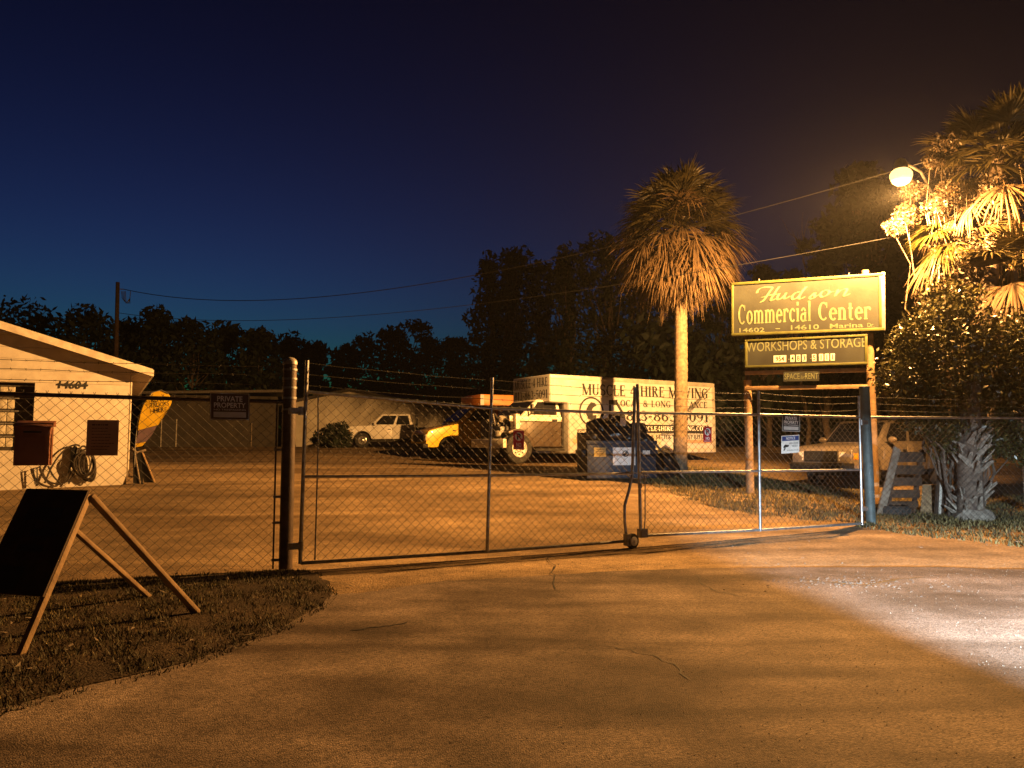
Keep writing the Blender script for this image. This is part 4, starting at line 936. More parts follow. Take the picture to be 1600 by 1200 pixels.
def pickup(fr, paint, label, bed, group=None, name='pickup_truck', rim='chrome', rl=.36, hood=1.12):
    """crew cab pickup; x forward from the front bumper, y left, z up"""
    root = thing(name, label, 'pickup truck', fr.o, group)
    hw, wr = .93, rl
    xf, xr = -.95, -4.35
    bx = -5.55 if bed == 'bed' else -3.75
    belt = 1.17
    poly = [(-.03, .50), (-.0, .62), (-.0, .80), (-.05, 1.0), (-.16, hood - .05), (-.4, hood), (-1.30, belt + .03)]
    poly += [(bx, belt), (bx - .03, .55), (bx, .48)]
    if bed == 'bed': poly += arc(xr, wr, wr + .1, 18, 162)[::1]
    poly += arc(xf, wr, wr + .1, 162, 18)[::-1] if False else []
    # underside from rear to front with the arches cut out
    under = []
    if bed == 'bed':
        under += [(bx, .48)] + [(x, max(z, .45)) for x, z in arc(xr, wr, wr + .1, 180, 0)]
    else: under += [(bx, .48)]
    under += [(x, max(z, .45)) for x, z in arc(xf, wr, wr + .1, 180, 0)]
    poly = [(-.03, .50), (-.0, .62), (-.0, .80), (-.05, 1.0), (-.16, hood - .05), (-.4, hood), (-1.30, belt + .03), (bx, belt), (bx - .02, .6)] + under + [(-.1, .45)]
    body = MB(fr).side(poly, -hw, hw).build('body', paint, root, bevel=.035, seg=3)
    MB(fr).box(bx - (1.8 if bed != 'bed' else 0) + .1, -.25, -.62, .62, .30, .62).build('chassis', 'undercarriage', root)
    # cab
    x0, x1, tx0, tx1, zt, ti = -1.25, -3.72, -2.0, -3.5, 1.84, .17
    lo = [(x1, -hw + .02, belt - .03), (x0, -hw + .02, belt - .03), (x0, hw - .02, belt - .03), (x1, hw - .02, belt - .03)]
    hi = [(tx1, -hw + ti, zt), (tx0, -hw + ti, zt), (tx0, hw - ti, zt), (tx1, hw - ti, zt)]
    MB(fr).hexa(lo + hi).build('cab', paint, root, bevel=.06, seg=3)
    lo = [V(p) for p in lo]; hi = [V(p) for p in hi]
    for sd in (1, -1):
        a, b, c, d = (lo[3], lo[2], hi[2], hi[3]) if sd == 1 else (lo[0], lo[1], hi[1], hi[0])
        fn = lambda u, v: (a * (1 - u) + b * u) * (1 - v) + (d * (1 - u) + c * u) * v
        off = V((0, sd * .012, .004))
        for shp in ([(.07, .16), (.40, .16), (.40, .86), (.07, .86)], [(.46, .16), (.86, .16), (.90, .30), (.90, .86), (.46, .86)]):
            pts = [fn(u, v) - off * .5 for u, v in shp]
            MB(fr).slab([tuple(p) for p in pts], tuple(off)).build('side_window', 'glass_dark', root)
        # doors slightly proud with seams
        for xa, xb in ((-1.42, -2.55), (-2.57, -3.60)):
            y = sd * hw
            dp = [(xa, .52), (xb, .52), (xb, belt - .05), (xa, belt - .05)]
            dd = MB(fr).side(dp, y, y + sd * .010).build('door', paint, root, bevel=.006)
            MB(fr).box(xb + .06, xb + .22, min(y + sd * .012, y + sd * .035), max(y + sd * .012, y + sd * .035), belt - .2, belt - .15).build('handle', 'black_plastic', dd)
        m_ = MB(fr); yy = sd * (hw + .16); m_.blob((-1.62, yy, belt + .12), (.07, .13, .085), 3, .04); m_.build('mirror', paint, root)
        m_ = MB(fr); m_.tube([(-1.62, sd * (hw - .03), belt + .04), (-1.62, yy, belt + .08)], .025, 6); m_.build('mirror_arm', 'black_plastic', root)
    for (a, b, c, d, off, nm) in ((lo[1], lo[2], hi[2], hi[1], V((.012, 0, .008)), 'windscreen'), (lo[3], lo[0], hi[0], hi[3], V((-.012, 0, .004)), 'rear_window')):
        fn = lambda u, v: (a * (1 - u) + b * u) * (1 - v) + (d * (1 - u) + c * u) * v
        MB(fr).slab([tuple(fn(u, v) - off * .5) for u, v in ((.06, .12), (.94, .12), (.94, .9), (.06, .9))], tuple(off)).build(nm, 'glass_dark', root)
    # nose
    gr = MB(fr).box(-.01, .012, -.52, .52, .68, .98).build('grille', 'letter_black', root)
    m_ = MB(fr)
    for k in range(4): m_.box(.013, .022, -.5, .5, .72 + k * .07, .735 + k * .07)
    m_.build('grille_bars', 'black_plastic', gr)
    for sd in (1, -1):
        MB(fr).hexa([(-.04, sd * .56, .72), (.006, sd * .56, .72), (-.03, sd * .9, .72), (-.1, sd * .9, .72), (-.05, sd * .56, .96), (-.01, sd * .56, .96), (-.06, sd * .9, .95), (-.12, sd * .9, .95)] if sd == 1 else
                    [(-.1, -.9, .72), (-.03, -.9, .72), (.006, -.56, .72), (-.04, -.56, .72), (-.12, -.9, .95), (-.06, -.9, .95), (-.01, -.56, .96), (-.05, -.56, .96)]).build('headlight', 'lamp_glass', root)
        MB(fr).box(-.30, -.10, min(sd * .932, sd * .938), max(sd * .932, sd * .938), .76, .92).build('turn_signal', 'amber_lens', root)
    MB(fr).side([(.10, .46), (.12, .60), (.05, .66), (-.12, .66), (-.12, .44)], -.94, .94).build('bumper', 'undercarriage' if bed == 'bed' else 'black_plastic', root, bevel=.02)
    for sd in (1, -1):
        wheel(fr, xf, sd * (hw - .14), wr, .26, root, sd, rim, 6)
        wheel(fr, xr, sd * (hw - .14), wr, .26, root, sd, rim, 6)
    if bed == 'bed':
        MB(fr).box(bx + .1, -3.85, -.78, .78, belt + .002, belt + .03).build('bed_cover', 'black_plastic', root)
    else:
        MB(fr).box(-6.2, -3.82, -1.1, 1.1, .98, 1.10).build('flat_bed', 'undercarriage', root)
        MB(fr).box(-3.90, -3.82, -1.0, 1.0, 1.10, 1.8).build('headboard', 'undercarriage', root)
    MB(fr).tube([(-1.2, -.85, belt + .02), (-1.25, -.87, belt + .75)], .006, 5).build('antenna', 'black_plastic', root)
    return root
# white crew cab beside the barn
pw = P(566, 698, 42); hd = V((-1, -.10, 0)).normalized()
left = V((0, 0, 1)).cross(hd)
o_ = V((pw.x, pw.y, g(pw.x, pw.y))) + hd * .95 - left * .8
pickup(Frame(o_, hd), 'paint_white', 'white crew cab pickup with a dark flat bed parked by the barn wall', 'flat', hood=1.16, rl=.40)
# grey pickup behind the gate
hd2 = V((-.85, -.53, 0)).normalized(); left2 = V((0, 0, 1)).cross(hd2)
c2 = P(1331, 740, 20.3); o2 = V((c2.x, c2.y, 0)) - left2 * .93 + hd2 * .0
o2.z = g(o2.x + 2, o2.y + 1.3) + .02
gp = pickup(Frame(o2, hd2), 'paint_grey', 'dusty grey brown crew cab pickup parked behind the green post', 'bed', rim='chrome', rl=.37)

# moving truck: x forward, y left (towards the road), z up; origin under the left front corner of the box
tdir = V((-6.65, -4.0, 0)).normalized(); tl_ = V((0, 0, 1)).cross(tdir)
c = P(859, 640, 26); TZ = .85
TF = Frame((c.x, c.y, TZ), tdir)                          # y = 0 is the lettered side
truck = thing('moving_truck', 'white box moving truck with black lettering and its engine bared', 'truck', TF.o)
zb0, zb1, za0 = P(859, 709, 26).z - TZ, P(859, 584, 26).z - TZ, P(859, 628, 26).z - TZ
BL, BWd = 7.76, 2.42
box_poly = [(0, za0), (0, zb1), (-BL, zb1), (-BL, zb0), (-5.75, zb0)] + arc(-5.2, .5, .62, 20, 160, 8)[1:-1] + [(-4.65, zb0), (-.77, zb0), (-.77, za0)]
bxm = MB(TF).side(box_poly, -BWd, 0).build('box', 'box_white', truck, bevel=.05, seg=3)
for (x0, x1, z0, z1) in ((-BL + .02, -.02, zb1 - .16, zb1 - .02), (-BL, -BL + .16, zb0 + .02, zb1 - .161)):
    MB(TF).box(x0, x1, .001, .014, z0, z1).build('edge_rail', 'box_trim', bxm, bevel=.004)
MB(TF).box(-.16, -.02, .001, .016, za0 + .03, zb1 - .161).build('edge_rail', 'box_white', bxm, bevel=.004)
MB(TF).box(-.93, -.79, .001, .014, zb0 + .03, za0 - .0).build('edge_rail', 'box_white', bxm, bevel=.004)
MB(TF).box(-BL + .17, -5.8, .001, .010, zb0 + .36, zb0 + .50).build('stripe', 'stripe_tan', bxm)
MB(TF).box(-4.55, -.95, .001, .010, zb0 + .36, zb0 + .50).build('stripe', 'stripe_tan', bxm)
for k in range(1, 6):
    z = zb1 - .16 - k * .38
    if z > zb0 + .55: MB(TF).box(-BL + .18, -.18 if z > za0 else -.95, .0005, .0035, z - .006, z + .006).build('panel_seam', 'box_trim', bxm)
ft = Face(TF(-BL, .006, zb0), -tdir)                        # u runs from the front (left) to the rear (right)
ft = Face(TF(0, .006, 0), -tdir)
TW = Wall(TF(0, 0, 0), TF(-4, 0, 0))
def tz(px, py):
    p = TW.pt(px, py) - TF.o; return -p.dot(tdir), p.z
def tline(txt, pa, pb, ph, mat='letter_black', serif=True, bold=0, d=.004, parent=bxm, name='lettering'):
    u0, v0 = tz(*pa); u1, v1 = tz(*pb); _, vt = tz(pa[0], ph)
    return letter(ft, txt, u0, u1, v0, vt, d, mat, parent, bold, serif, skew=(v1 - v0), name=name)
tline('MUSCLE 4 HIRE MOVING', (909, 617), (1106, 623), 599.5)
tline('LOCAL & LONG DISTANCE', (962, 635), (1105, 638), 624.5)
tline('813-863-5091', (978, 657), (1107, 660), 641)
u0, v0 = tz(958, 676); u1, v1 = tz(1107, 664)
mb = MB(); ft.plate(mb, u0, u1, v0, v0 + (v1 - v0) * .92, .002, .004); mb.build('web_band', 'letter_black', bxm)
tline('WWW.MUSCLE4HIREMOVING.COM', (964, 673.5), (1105, 673), 666, 'letter_white', d=.006)
tline('LESS & BETTER YOU CANT REFUSE', (1000, 686), (1106, 686), 679)
# telephone in a ring and receiver
cu, cv = tz(924, 643); ru = abs(tz(943, 643)[0] - cu); rv = abs(tz(924, 620)[1] - cv)
mb = MB(); n = 40
for k in range(n):
    a0, a1 = 2 * math.pi * k / n, 2 * math.pi * (k + 1) / n
    mb.poly([ft(cu + ru * s * math.cos(a), cv + rv * s * math.sin(a), .004) for s, a in ((1, a0), (1, a1), (.88, a1), (.88, a0))][::-1], True)
mb.build('phone_ring', 'letter_black', bxm, smooth=False)
ph_ = [(-.05, .78), (.35, .72), (.52, .5), (.22, .36), (.1, .22), (.0, .0), (.1, -.18), (.2, -.3), (.5, -.28), (.4, -.72), (.1, -.8), (-.3, -.62), (-.55, -.2), (-.5, .2), (-.32, .5)]
mb = MB(); mb.poly([ft(cu + ru * x * .82, cv + rv * y * .82, .004) for x, y in ph_], True); mb.build('phone_handset', 'letter_black', bxm, smooth=False)
wpoly = [(951, 660), (951, 625), (963, 625), (977, 650), (977, 660)]
mb = MB(); mb.poly([ft(*tz(*p), .004) for p in wpoly], True); mb.build('call_plate', 'letter_black', bxm, smooth=False)
mb = MB(); mb.poly([ft(*tz(*p), .0055) for p in [(955, 645), (955, 632), (962, 632), (970, 645)]], True); mb.build('call_cutout', 'box_white', bxm, smooth=False)
tline('CALL', (955, 656.5), (972, 656.5), 650, 'letter_white', True, d=.0055)
tline('US', (957, 664), (968, 664), 658, 'stripe_tan', True, d=.0055)
u0, v0 = tz(902, 677); u1, v1 = tz(918, 671); mb = MB(); ft.plate(mb, u0, u1, v0, v1, .002, .004); mb.build('small_plate', 'letter_black', bxm)
tline('LICENSED', (903, 676), (917, 676), 672.5, 'letter_white', False, d=.0055)
tline('& Insured', (900, 687), (914, 687), 682, 'letter_black', False)
# lettering on the overhang
fa = Face(TF(.004, -BWd, 0), -TF.ey * -1)
letter(fa, 'MUSCLE 4 HIRE', .14, BWd - .12, za0 + .55, za0 + .86, .004, 'letter_black', bxm, serif=True)
letter(fa, '813-863-5091', .14, BWd - .12, za0 + .14, za0 + .44, .004, 'letter_black', bxm, serif=True)
# cab: lower shell brown, upper cream
cy0, cy1 = -2.12, -.30
cab = MB(TF).box(-.70, 1.0, cy0, cy1, .55, 1.42).build('cab_lower', 'paint_brown', truck, bevel=.04)
MB(TF).box(-.72, 1.02, cy0 + .004, cy1 - .004, 1.421, 1.58).build('belt', 'paint_cream', truck, bevel=.02)
clo = [(-.70, cy0, 1.58), (.95, cy0, 1.58), (.95, cy1, 1.58), (-.70, cy1, 1.58)]; chi = [(-.62, cy0 + .14, 2.17), (.25, cy0 + .14, 2.17), (.25, cy1 - .14, 2.17), (-.62, cy1 - .14, 2.17)]
MB(TF).hexa(clo + chi).build('cab_upper', 'paint_cream', truck, bevel=.05, seg=3)
clo = [V(p) for p in clo]; chi = [V(p) for p in chi]
a, b, c_, d = clo[3], clo[2], chi[2], chi[3]
fn = lambda u, v: (a * (1 - u) + b * u) * (1 - v) + (d * (1 - u) + c_ * u) * v
MB(TF).slab([tuple(fn(u, v) - V((0, .006, .002))) for u, v in ((.12, .1), (.84, .1), (.86, .86), (.12, .86))], (0, .014, .004)).build('side_window', 'glass_dark', truck)
a, b, c_, d = clo[1], clo[2], chi[2], chi[1]
fn2 = lambda u, v: (a * (1 - u) + b * u) * (1 - v) + (d * (1 - u) + c_ * u) * v
MB(TF).slab([tuple(fn2(u, v) - V((.006, 0, .004))) for u, v in ((.06, .08), (.94, .08), (.94, .9), (.06, .9))], (.014, 0, .008)).build('windscreen', 'glass_dark', truck)
dr = MB(TF).box(-.58, .72, cy1 + .002, cy1 + .016, .62, 1.40).build('door', 'paint_brown', truck, bevel=.005)
MB(TF).box(-.50, -.30, cy1 + .017, cy1 + .035, 1.44, 1.50).build('handle', 'black_plastic', dr)
MB(TF).box(-.76, -.70, cy0, cy1 + .02, .55, 2.05).build('cab_gap', 'undercarriage', truck)
MB(TF).tube([(.62, cy1, 1.62), (.66, cy1 + .2, 1.66), (.66, cy1 + .22, 2.0), (.6, cy1, 2.05)], .014, 6).build('mirror_bracket', 'black_plastic', truck)
MB(TF).box(.62, .68, cy1 + .12, cy1 + .28, 1.66, 1.98).build('mirror', 'engine', truck, bevel=.01)
# fender stub, frame, radiator, engine, bumper
fe = [(1.95, .95)] + arc(1.25, .50, .66, 25, 180, 8) + [(.56, .62), (.56, .9), (.9, 1.46), (1.15, 1.42), (1.5, 1.28)]
MB(TF).side(arc(1.08, .5, .66, 55, 175, 9) + arc(1.08, .5, .57, 175, 55, 9), cy1 - .34, cy1 + .02).build('fender', 'paint_brown', truck, bevel=.01)
MB(TF).box(1.0, 1.16, cy1 - .38, cy1 + .01, 1.12, 1.66).build('cowl', 'paint_cream', truck, bevel=.03)
MB(TF).box(-7.4, 1.62, -1.6, -.8, .55, .75).build('chassis', 'undercarriage', truck)
q = random.Random(21)
eng = MB(TF).box(1.08, 1.5, -1.65, -.75, .78, 1.25).build('engine_block', 'engine', truck, bevel=.04)
MB(TF).box(1.1, 1.46, -1.42, -1.0, 1.26, 1.42).build('valve_cover', 'engine', eng, bevel=.03)
for k in range(10):
    x, y, z = q.uniform(1.2, 1.5), q.uniform(-1.6, -.5), q.uniform(.8, 1.5)
    MB(TF).tube([(x, y, z), (x + q.uniform(-.15, .15), y + q.uniform(0, .3), z + q.uniform(-.2, .3)), (x + q.uniform(-.15, .15), y + .2, z - .2)], q.uniform(.015, .04), 7).build('hose_line', 'engine' if k % 3 else 'black_plastic', eng)
MB(TF).lathe([(.05, 0), (.13, .01), (.13, .16), (.06, .18)], (1.32, -.95, 1.42), (0, .5, 1), 14).build('air_cleaner', 'engine_pale', eng)
MB(TF).box(1.2, 1.34, -.52, -.4, 1.40, 1.60).build('reservoir', 'engine_pale', eng, bevel=.02)
MB(TF).lathe([(.03, 0), (.1, .01), (.1, .1), (.04, .12)], (1.52, -.8, 1.0), (1, .3, 0), 14).build('pulley', 'engine_pale', eng)
MB(TF).box(1.42, 1.5, -2.1, -1.66, .72, 1.5).build('radiator', 'engine', truck)
MB(TF).box(1.62, 1.76, -2.36, -.12, .52, .82).build('bumper', 'paint_cream', truck, bevel=.03)
for sx, sy, sd in ((1.08, -.16, 1), (1.08, -2.26, -1), (-5.2, -.18, 1), (-5.2, -2.24, -1)):
    wheel(TF, sx, sy - sd * .16, .5, .27, truck, sd, 'rim_white' if sx > 0 else 'engine', 8, .58)
MB(TF).box(-4.0, -2.2, -2.0, -.25, .35, .85).build('fuel_tank', 'undercarriage', truck, bevel=.05)
MB(TF).box(-.68, .5, cy1 + .02, cy1 + .2, .42, .5).build('step', 'undercarriage', truck)
MB(TF).box(-BL - .02, -BL - .12, -2.3, -.1, .45, .62).build('rear_bumper', 'undercarriage', truck)

# yellow rental truck behind it
yd = V((-.90, -.43, 0)).normalized(); c = P(702, 717, 32)
YF = Frame((c.x, c.y, g(c.x, c.y)), yd)                     # origin under the left front wheel
yt = thing('rental_truck', 'yellow cab rental box truck half hidden behind the moving truck', 'truck', YF.o)
yp = [(.98, .55), (1.02, .85), (.95, 1.12), (.3, 1.30), (-.35, 1.42), (-.35, .55)] + arc(0, .42, .52, 180, 0, 9)
yp = [(1.0, .45), (1.04, .62), (1.02, .95), (.92, 1.14), (.3, 1.30), (-.55, 1.46), (-.55, .45)] + [(x, max(z, .45)) for x, z in arc(0, .42, .50, 180, 0, 9)]
MB(YF).side(yp, -1.95, .05).build('nose', 'paint_yellow', yt, bevel=.05, seg=3)
MB(YF).box(-2.1, -.56, -1.95, .05, .45, 1.44).build('cab_lower', 'paint_yellow', yt, bevel=.04)
MB(YF).hexa([(-2.1, -1.95, 1.44), (-.35, -1.95, 1.44), (-.35, .05, 1.44), (-2.1, .05, 1.44), (-2.1, -1.8, 2.15), (-1.15, -1.8, 2.15), (-1.15, -.1, 2.15), (-2.1, -.1, 2.15)]).build('cab_upper', 'paint_yellow', yt, bevel=.05)
MB(YF).slab([(-1.95, .03, 1.56), (-.75, .03, 1.56), (-1.2, -.07, 2.05), (-1.95, -.07, 2.05)], (0, .02, .008)).build('side_window', 'glass_dark', yt)
MB(YF).slab([(-.40, -1.8, 1.52), (-.40, -.1, 1.52), (-1.08, -.2, 2.08), (-1.08, -1.7, 2.08)], (.02, 0, .03)).build('windscreen', 'glass_dark', yt)
MB(YF).box(1.025, 1.05, -1.6, -.3, .68, .98).build('grille', 'letter_black', yt)
for sd, y in ((1, -.14), (-1, -1.76)): MB(YF).box(.88, 1.045, y - .14, y + .17, .72, .98).build('headlight', 'lamp_glass', yt, bevel=.02)
MB(YF).box(-.28, -.12, .052, .06, 1.12, 1.16).build('badge', 'letter_black', yt)
MB(YF).box(.95, 1.18, -1.98, .08, .42, .60).build('bumper', 'undercarriage', yt, bevel=.03)
yb0, yb1 = .95, P(750, 617, 33).z - YF.o.z
MB(YF).side([(-1.35, 2.2), (-1.35, yb1), (-7.2, yb1), (-7.2, yb0), (-2.15, yb0), (-2.15, 2.2)], -2.15, .12).build('box', 'paint_orange', yt, bevel=.04)
MB(YF).box(-1.50, -1.34, .121, .135, 2.22, yb1 - .02).build('corner_rail', 'box_white', yt)
MB(YF).box(-2.3, -2.16, .121, .135, yb0, 2.2).build('corner_rail', 'box_trim', yt)
MB(YF).box(-7.0, .9, -1.5, -.5, .35, .55).build('chassis', 'undercarriage', yt)
for x, y, sd in ((0, -.12, 1), (0, -1.78, -1), (-5.2, -.02, 1), (-5.2, -2.0, -1)): wheel(YF, x, y - sd * .02, .42, .26, yt, sd, 'rim_white', 8)

# ================================================================== DUMPSTER AND BAGS
dc = G(972, 751); du = V((1, .12, 0)).normalized()
DF = Frame((dc.x, dc.y, dc.z), du)
dumpster = thing('dumpster', 'blue steel dumpster with stickers standing before the moving truck', 'dumpster', DF.o)
dw = .92; dh = 1.02
MB(DF).side([(-dw, .08), (dw, .08), (dw, dh), (-dw, dh)], 0, .03).build('front_panel', 'dumpster_blue', dumpster, bevel=.01)
MB(DF).hexa([(-dw, .0305, .1), (-dw + .03, .0305, .1), (-dw + .03, 1.3, .1), (-dw, 1.3, .1), (-dw, .0305, dh), (-dw + .03, .0305, dh), (-dw + .03, 1.3, dh + .25), (-dw, 1.3, dh + .25)]).build('side_panel', 'dumpster_blue', dumpster)
MB(DF).hexa([(dw - .03, .0305, .1), (dw, .0305, .1), (dw, 1.3, .1), (dw - .03, 1.3, .1), (dw - .03, .0305, dh), (dw, .0305, dh), (dw, 1.3, dh + .25), (dw - .03, 1.3, dh + .25)]).build('side_panel', 'dumpster_blue', dumpster)
MB(DF).box(-dw + .03, dw - .03, 1.27, 1.3, .1, dh + .25).build('rear_panel', 'dumpster_blue', dumpster)
MB(DF).box(-dw, dw, .031, 1.3, .07, .1).build('floor', 'dumpster_blue', dumpster)
MB(DF).box(-dw - .03, dw + .03, -.03, .0, dh - .07, dh + .02).build('rim', 'dumpster_blue', dumpster, bevel=.01)
MB(DF).box(-dw - .02, dw + .02, -.03, -.001, .06, .2).build('skid', 'dumpster_blue', dumpster, bevel=.01)
for sd in (-1, 1):
    MB(DF).box(sd * (dw + .02) - .09, sd * (dw + .02) + .09, .2, 1.0, .62, .8).build('fork_pocket', 'dumpster_blue', dumpster, bevel=.01)
    MB(DF).box(sd * .5 - .04, sd * .5 + .04, -.028, -.0005, .2, dh - .07).build('rib', 'dumpster_blue', dumpster, bevel=.006) if 0 else None
fd = Face(DF(0, -.001, 0), du)
for nm, u0, u1, v0, v1, m_ in (('sticker', -.74, -.42, .62, .86, 'label_yellow'), ('placard', -.24, .36, .40, .86, 'paper_white'), ('sticker', .56, .76, .66, .78, 'sign_grey')):
    mb = MB(); fd.plate(mb, u0, u1, v0, v1, .0, .004); mb.build(nm, m_, dumpster)
mb = MB(); c = (.10, .70)
for k in range(16):
    a0, a1 = 2 * math.pi * k / 16, 2 * math.pi * (k + 1) / 16
    mb.poly([fd(c[0] + .085 * s * math.cos(a), c[1] + .085 * s * math.sin(a), .006) for s, a in ((.7, a0), (.7, a1), (1, a1), (1, a0))][::-1], True)
f45 = Face(fd(c[0], c[1], 0), fd.ex * .7 + fd.ez * .7, fd.ez * .7 - fd.ex * .7); f45.plate(mb, -.055, .055, -.03, .03, .005, .0065)
mb.build('prohibition_mark', 'letter_black', dumpster, smooth=False)
mb = MB()
for k in range(4): fd.plate(mb, -.68, -.48 + .0, .66 + k * .045, .675 + k * .045, .0045, .0055)
mb.build('fine_print', 'wood_dark', dumpster)
q = random.Random(2)
for k, (x, y, z, r_) in enumerate([(-.62, .35, 1.10, .30), (-.15, .3, 1.16, .33), (.32, .35, 1.12, .30), (.7, .4, 1.04, .26), (-.4, .85, 1.38, .34), (.15, .9, 1.42, .34), (.62, .85, 1.28, .3)]):
    mb = MB(DF); mb.blob((x, y, z), (r_, r_ * .9, r_ * .85), 40 + k, .16, 3); mb.tube([(x + .05, y, z + r_ * .7), (x + .07, y, z + r_ * 1.05), (x + .13, y - .02, z + r_ * 1.15)], [.05, .03, .05], 6)
    o = mb.build('trash_bag', 'bag', None); tag(o, 'black plastic trash bag heaped in the blue dumpster', 'trash bag', 'trash bags heaped in the dumpster')
mb = MB(DF); mb.blob((1.3, .6, .3), (.45, .5, .42), 60, .15, 3); o = mb.build('trash_bag', 'bag', None); tag(o, 'black plastic trash bag slumped on the ground beside the dumpster', 'trash bag')
pk_ = thing('plank', 'rough timber plank leaning on the dumpster side', 'plank', DF(1.7, .3, 0))
a, b = DF(1.75, .1, .02), DF(.98, .5, 1.1); MB(Frame(a, b - a, (b - a).cross(V((0, 1, 0))))).box(0, (b - a).length, -.07, .07, 0, .04).build('board', 'wood_grey', pk_)
cb = MB(DF); cb.slab([(.0, .2, 1.45), (.16, .2, 1.42), (.2, .22, 1.6), (.05, .22, 1.66)], (.0, .03, .0)); o = cb.build('cardboard_piece', 'stripe_tan', None); tag(o, 'torn cardboard scrap poking out between the trash bags', 'cardboard')

# ================================================================== SANDWICH BOARD (left foreground)
ab = thing('sandwich_board', 'wooden sandwich board propped open on the lawn', 'sign board', G(60, 1000))
fA = G(28, 1030); fB = G(308, 962); fC = G(232, 936)
# front board leans back: right foot fA, ridge right end above the line between fA and fB
def onray(px, py, y): return P(px, py, y)
ridge_r = P(138, 771, (fA.y * .48 + fB.y * .52)); ridge_l = P(42, 768, ridge_r.y + .18)
rv = (ridge_l - ridge_r); 
fl_ = fA + V((rv.x, rv.y, 0)) 
fl_.z = fA.z
sd_ = (fA - ridge_r); dn = sd_.normalized(); rl_ = rv.normalized(); nrm = rl_.cross(dn).normalized()
if nrm.y > 0: nrm = -nrm
Lf = sd_.length; Wb = rv.length
def bp(u, t, d=0): return ridge_r + rl_ * u + dn * t + nrm * d
def bar(name, a, b, w, th, mat, wdir, parent):
    d = (b - a).normalized(); wdir = (wdir - d * wdir.dot(d)).normalized(); t = d.cross(wdir).normalized()
    mb = MB(); mb.hexa([a - wdir * w / 2 - t * th / 2, a + wdir * w / 2 - t * th / 2, a + wdir * w / 2 + t * th / 2, a - wdir * w / 2 + t * th / 2, b - wdir * w / 2 - t * th / 2, b + wdir * w / 2 - t * th / 2, b + wdir * w / 2 + t * th / 2, b - wdir * w / 2 + t * th / 2], True)
    return mb.build(name, mat, parent, bevel=.004)
bar('front_leg', bp(.02, 0, -.025), bp(.02, Lf, -.025), .045, .045, 'wood', rl_, ab)
bar('front_leg', bp(Wb - .02, 0, -.025), bp(Wb - .02, Lf, -.025), .045, .045, 'wood', rl_, ab)
Lb_ = Lf * .66
pn = MB().hexa([bp(0, -.02, 0), bp(Wb, -.02, 0), bp(Wb, Lb_, 0), bp(0, Lb_, 0), bp(0, -.02, .015), bp(Wb, -.02, .015), bp(Wb, Lb_, .015), bp(0, Lb_, .015)], True).build('panel', 'wood_dark', ab)
for k, (t0, t1, u0, u1) in enumerate(((.14, .25, .25, .8), (.32, .38, .2, .6), (.45, .50, .3, .7), (.62, .8, .45, .85))):
    MB().hexa([bp(Wb * u0, Lf * t0 * .8, .0155), bp(Wb * u1, Lf * t0 * .8, .0155), bp(Wb * u1, Lf * t1 * .8, .0155), bp(Wb * u0, Lf * t1 * .8, .0155), bp(Wb * u0, Lf * t0 * .8, .018), bp(Wb * u1, Lf * t0 * .8, .018), bp(Wb * u1, Lf * t1 * .8, .018), bp(Wb * u0, Lf * t1 * .8, .018)], True).build('panel_patch', 'letter_black', pn)
br_ = ridge_r + V((0, .03, -.02)); bl_ = P(122, 830, fC.y * .45 + fA.y * .55)
bar('rear_leg', br_, fB + V((0, 0, .02)), .07, .035, 'wood', rl_, ab)
bl_ = ridge_r.lerp(ridge_l, .92) + V((0, .03, -.02))
fC2 = fB + (ridge_l - ridge_r) * .92; fC2.z = fB.z
bar('rear_leg', bl_, V((fC.x, fC.y, fC.z + .02)), .06, .035, 'wood', rl_, ab)
bar('ridge_batten', ridge_r + V((0, .01, -.03)), ridge_l + V((0, .01, -.03)), .05, .03, 'wood', V((0, 0, 1)), ab)

# ================================================================== FLAG, A-FRAME BASE, HOSE
q0 = G(223, 757); FD = q0.y
WF = Wall(q0, q0 + V((1, .05, 0)))
flag = thing('feather_flag', 'yellow teardrop feather flag with black lettering beside the workshop corner', 'flag', q0)
outl = [(211, 700), (214, 675), (217, 655), (222, 638), (229, 625), (236, 616), (243, 612), (251, 611), (259, 613), (265, 619), (268, 627), (265, 634), (259, 644), (250, 660), (240, 676), (230, 690), (222, 698)]
def flagpoly(pts, name, mat, par=flag, d=0, th=.006):
    mb = MB(); n = len(pts); a = [WF.pt(*p, d + .03 * math.sin(p[1] * .07)) for p in pts]; b = [p - WF.n * th for p in a]
    ar = sum((pts[i][0] * pts[(i + 1) % n][1] - pts[(i + 1) % n][0] * pts[i][1]) for i in range(n))
    mb.add(a + b, [tuple(range(n)), tuple(range(2 * n - 1, n - 1, -1))] + [(i, i + n, (i + 1) % n + n, (i + 1) % n) for i in range(n)], True)
    return mb.build(name, mat, par, smooth=False)
fp = flagpoly([(215.5, 672.5)] + [tuple(t_) for t_ in cr([(217, 660), (222, 640), (229, 625), (236, 616), (243, 612), (251, 610.5), (259, 612.5), (265, 618), (268, 626), (266, 634), (259, 646), (247, 664)], 4)], 'yellow_field', 'flag_yellow') if 1 else flagpoly([(217, 672), (217.5, 655), (222, 638), (229, 625), (236, 616), (243, 612), (251, 611), (259, 613), (265, 619), (268, 627), (265, 634), (259, 644), (250, 660), (245, 665)], 'yellow_field', 'flag_yellow')
flagpoly([(212, 693), (217, 672.3), (245, 665.3), (237, 680), (228, 690)], 'purple_field', 'flag_purple')
flagpoly([(211, 699), (212, 693.3), (228, 690.3), (222, 697)], 'yellow_hem', 'flag_yellow')
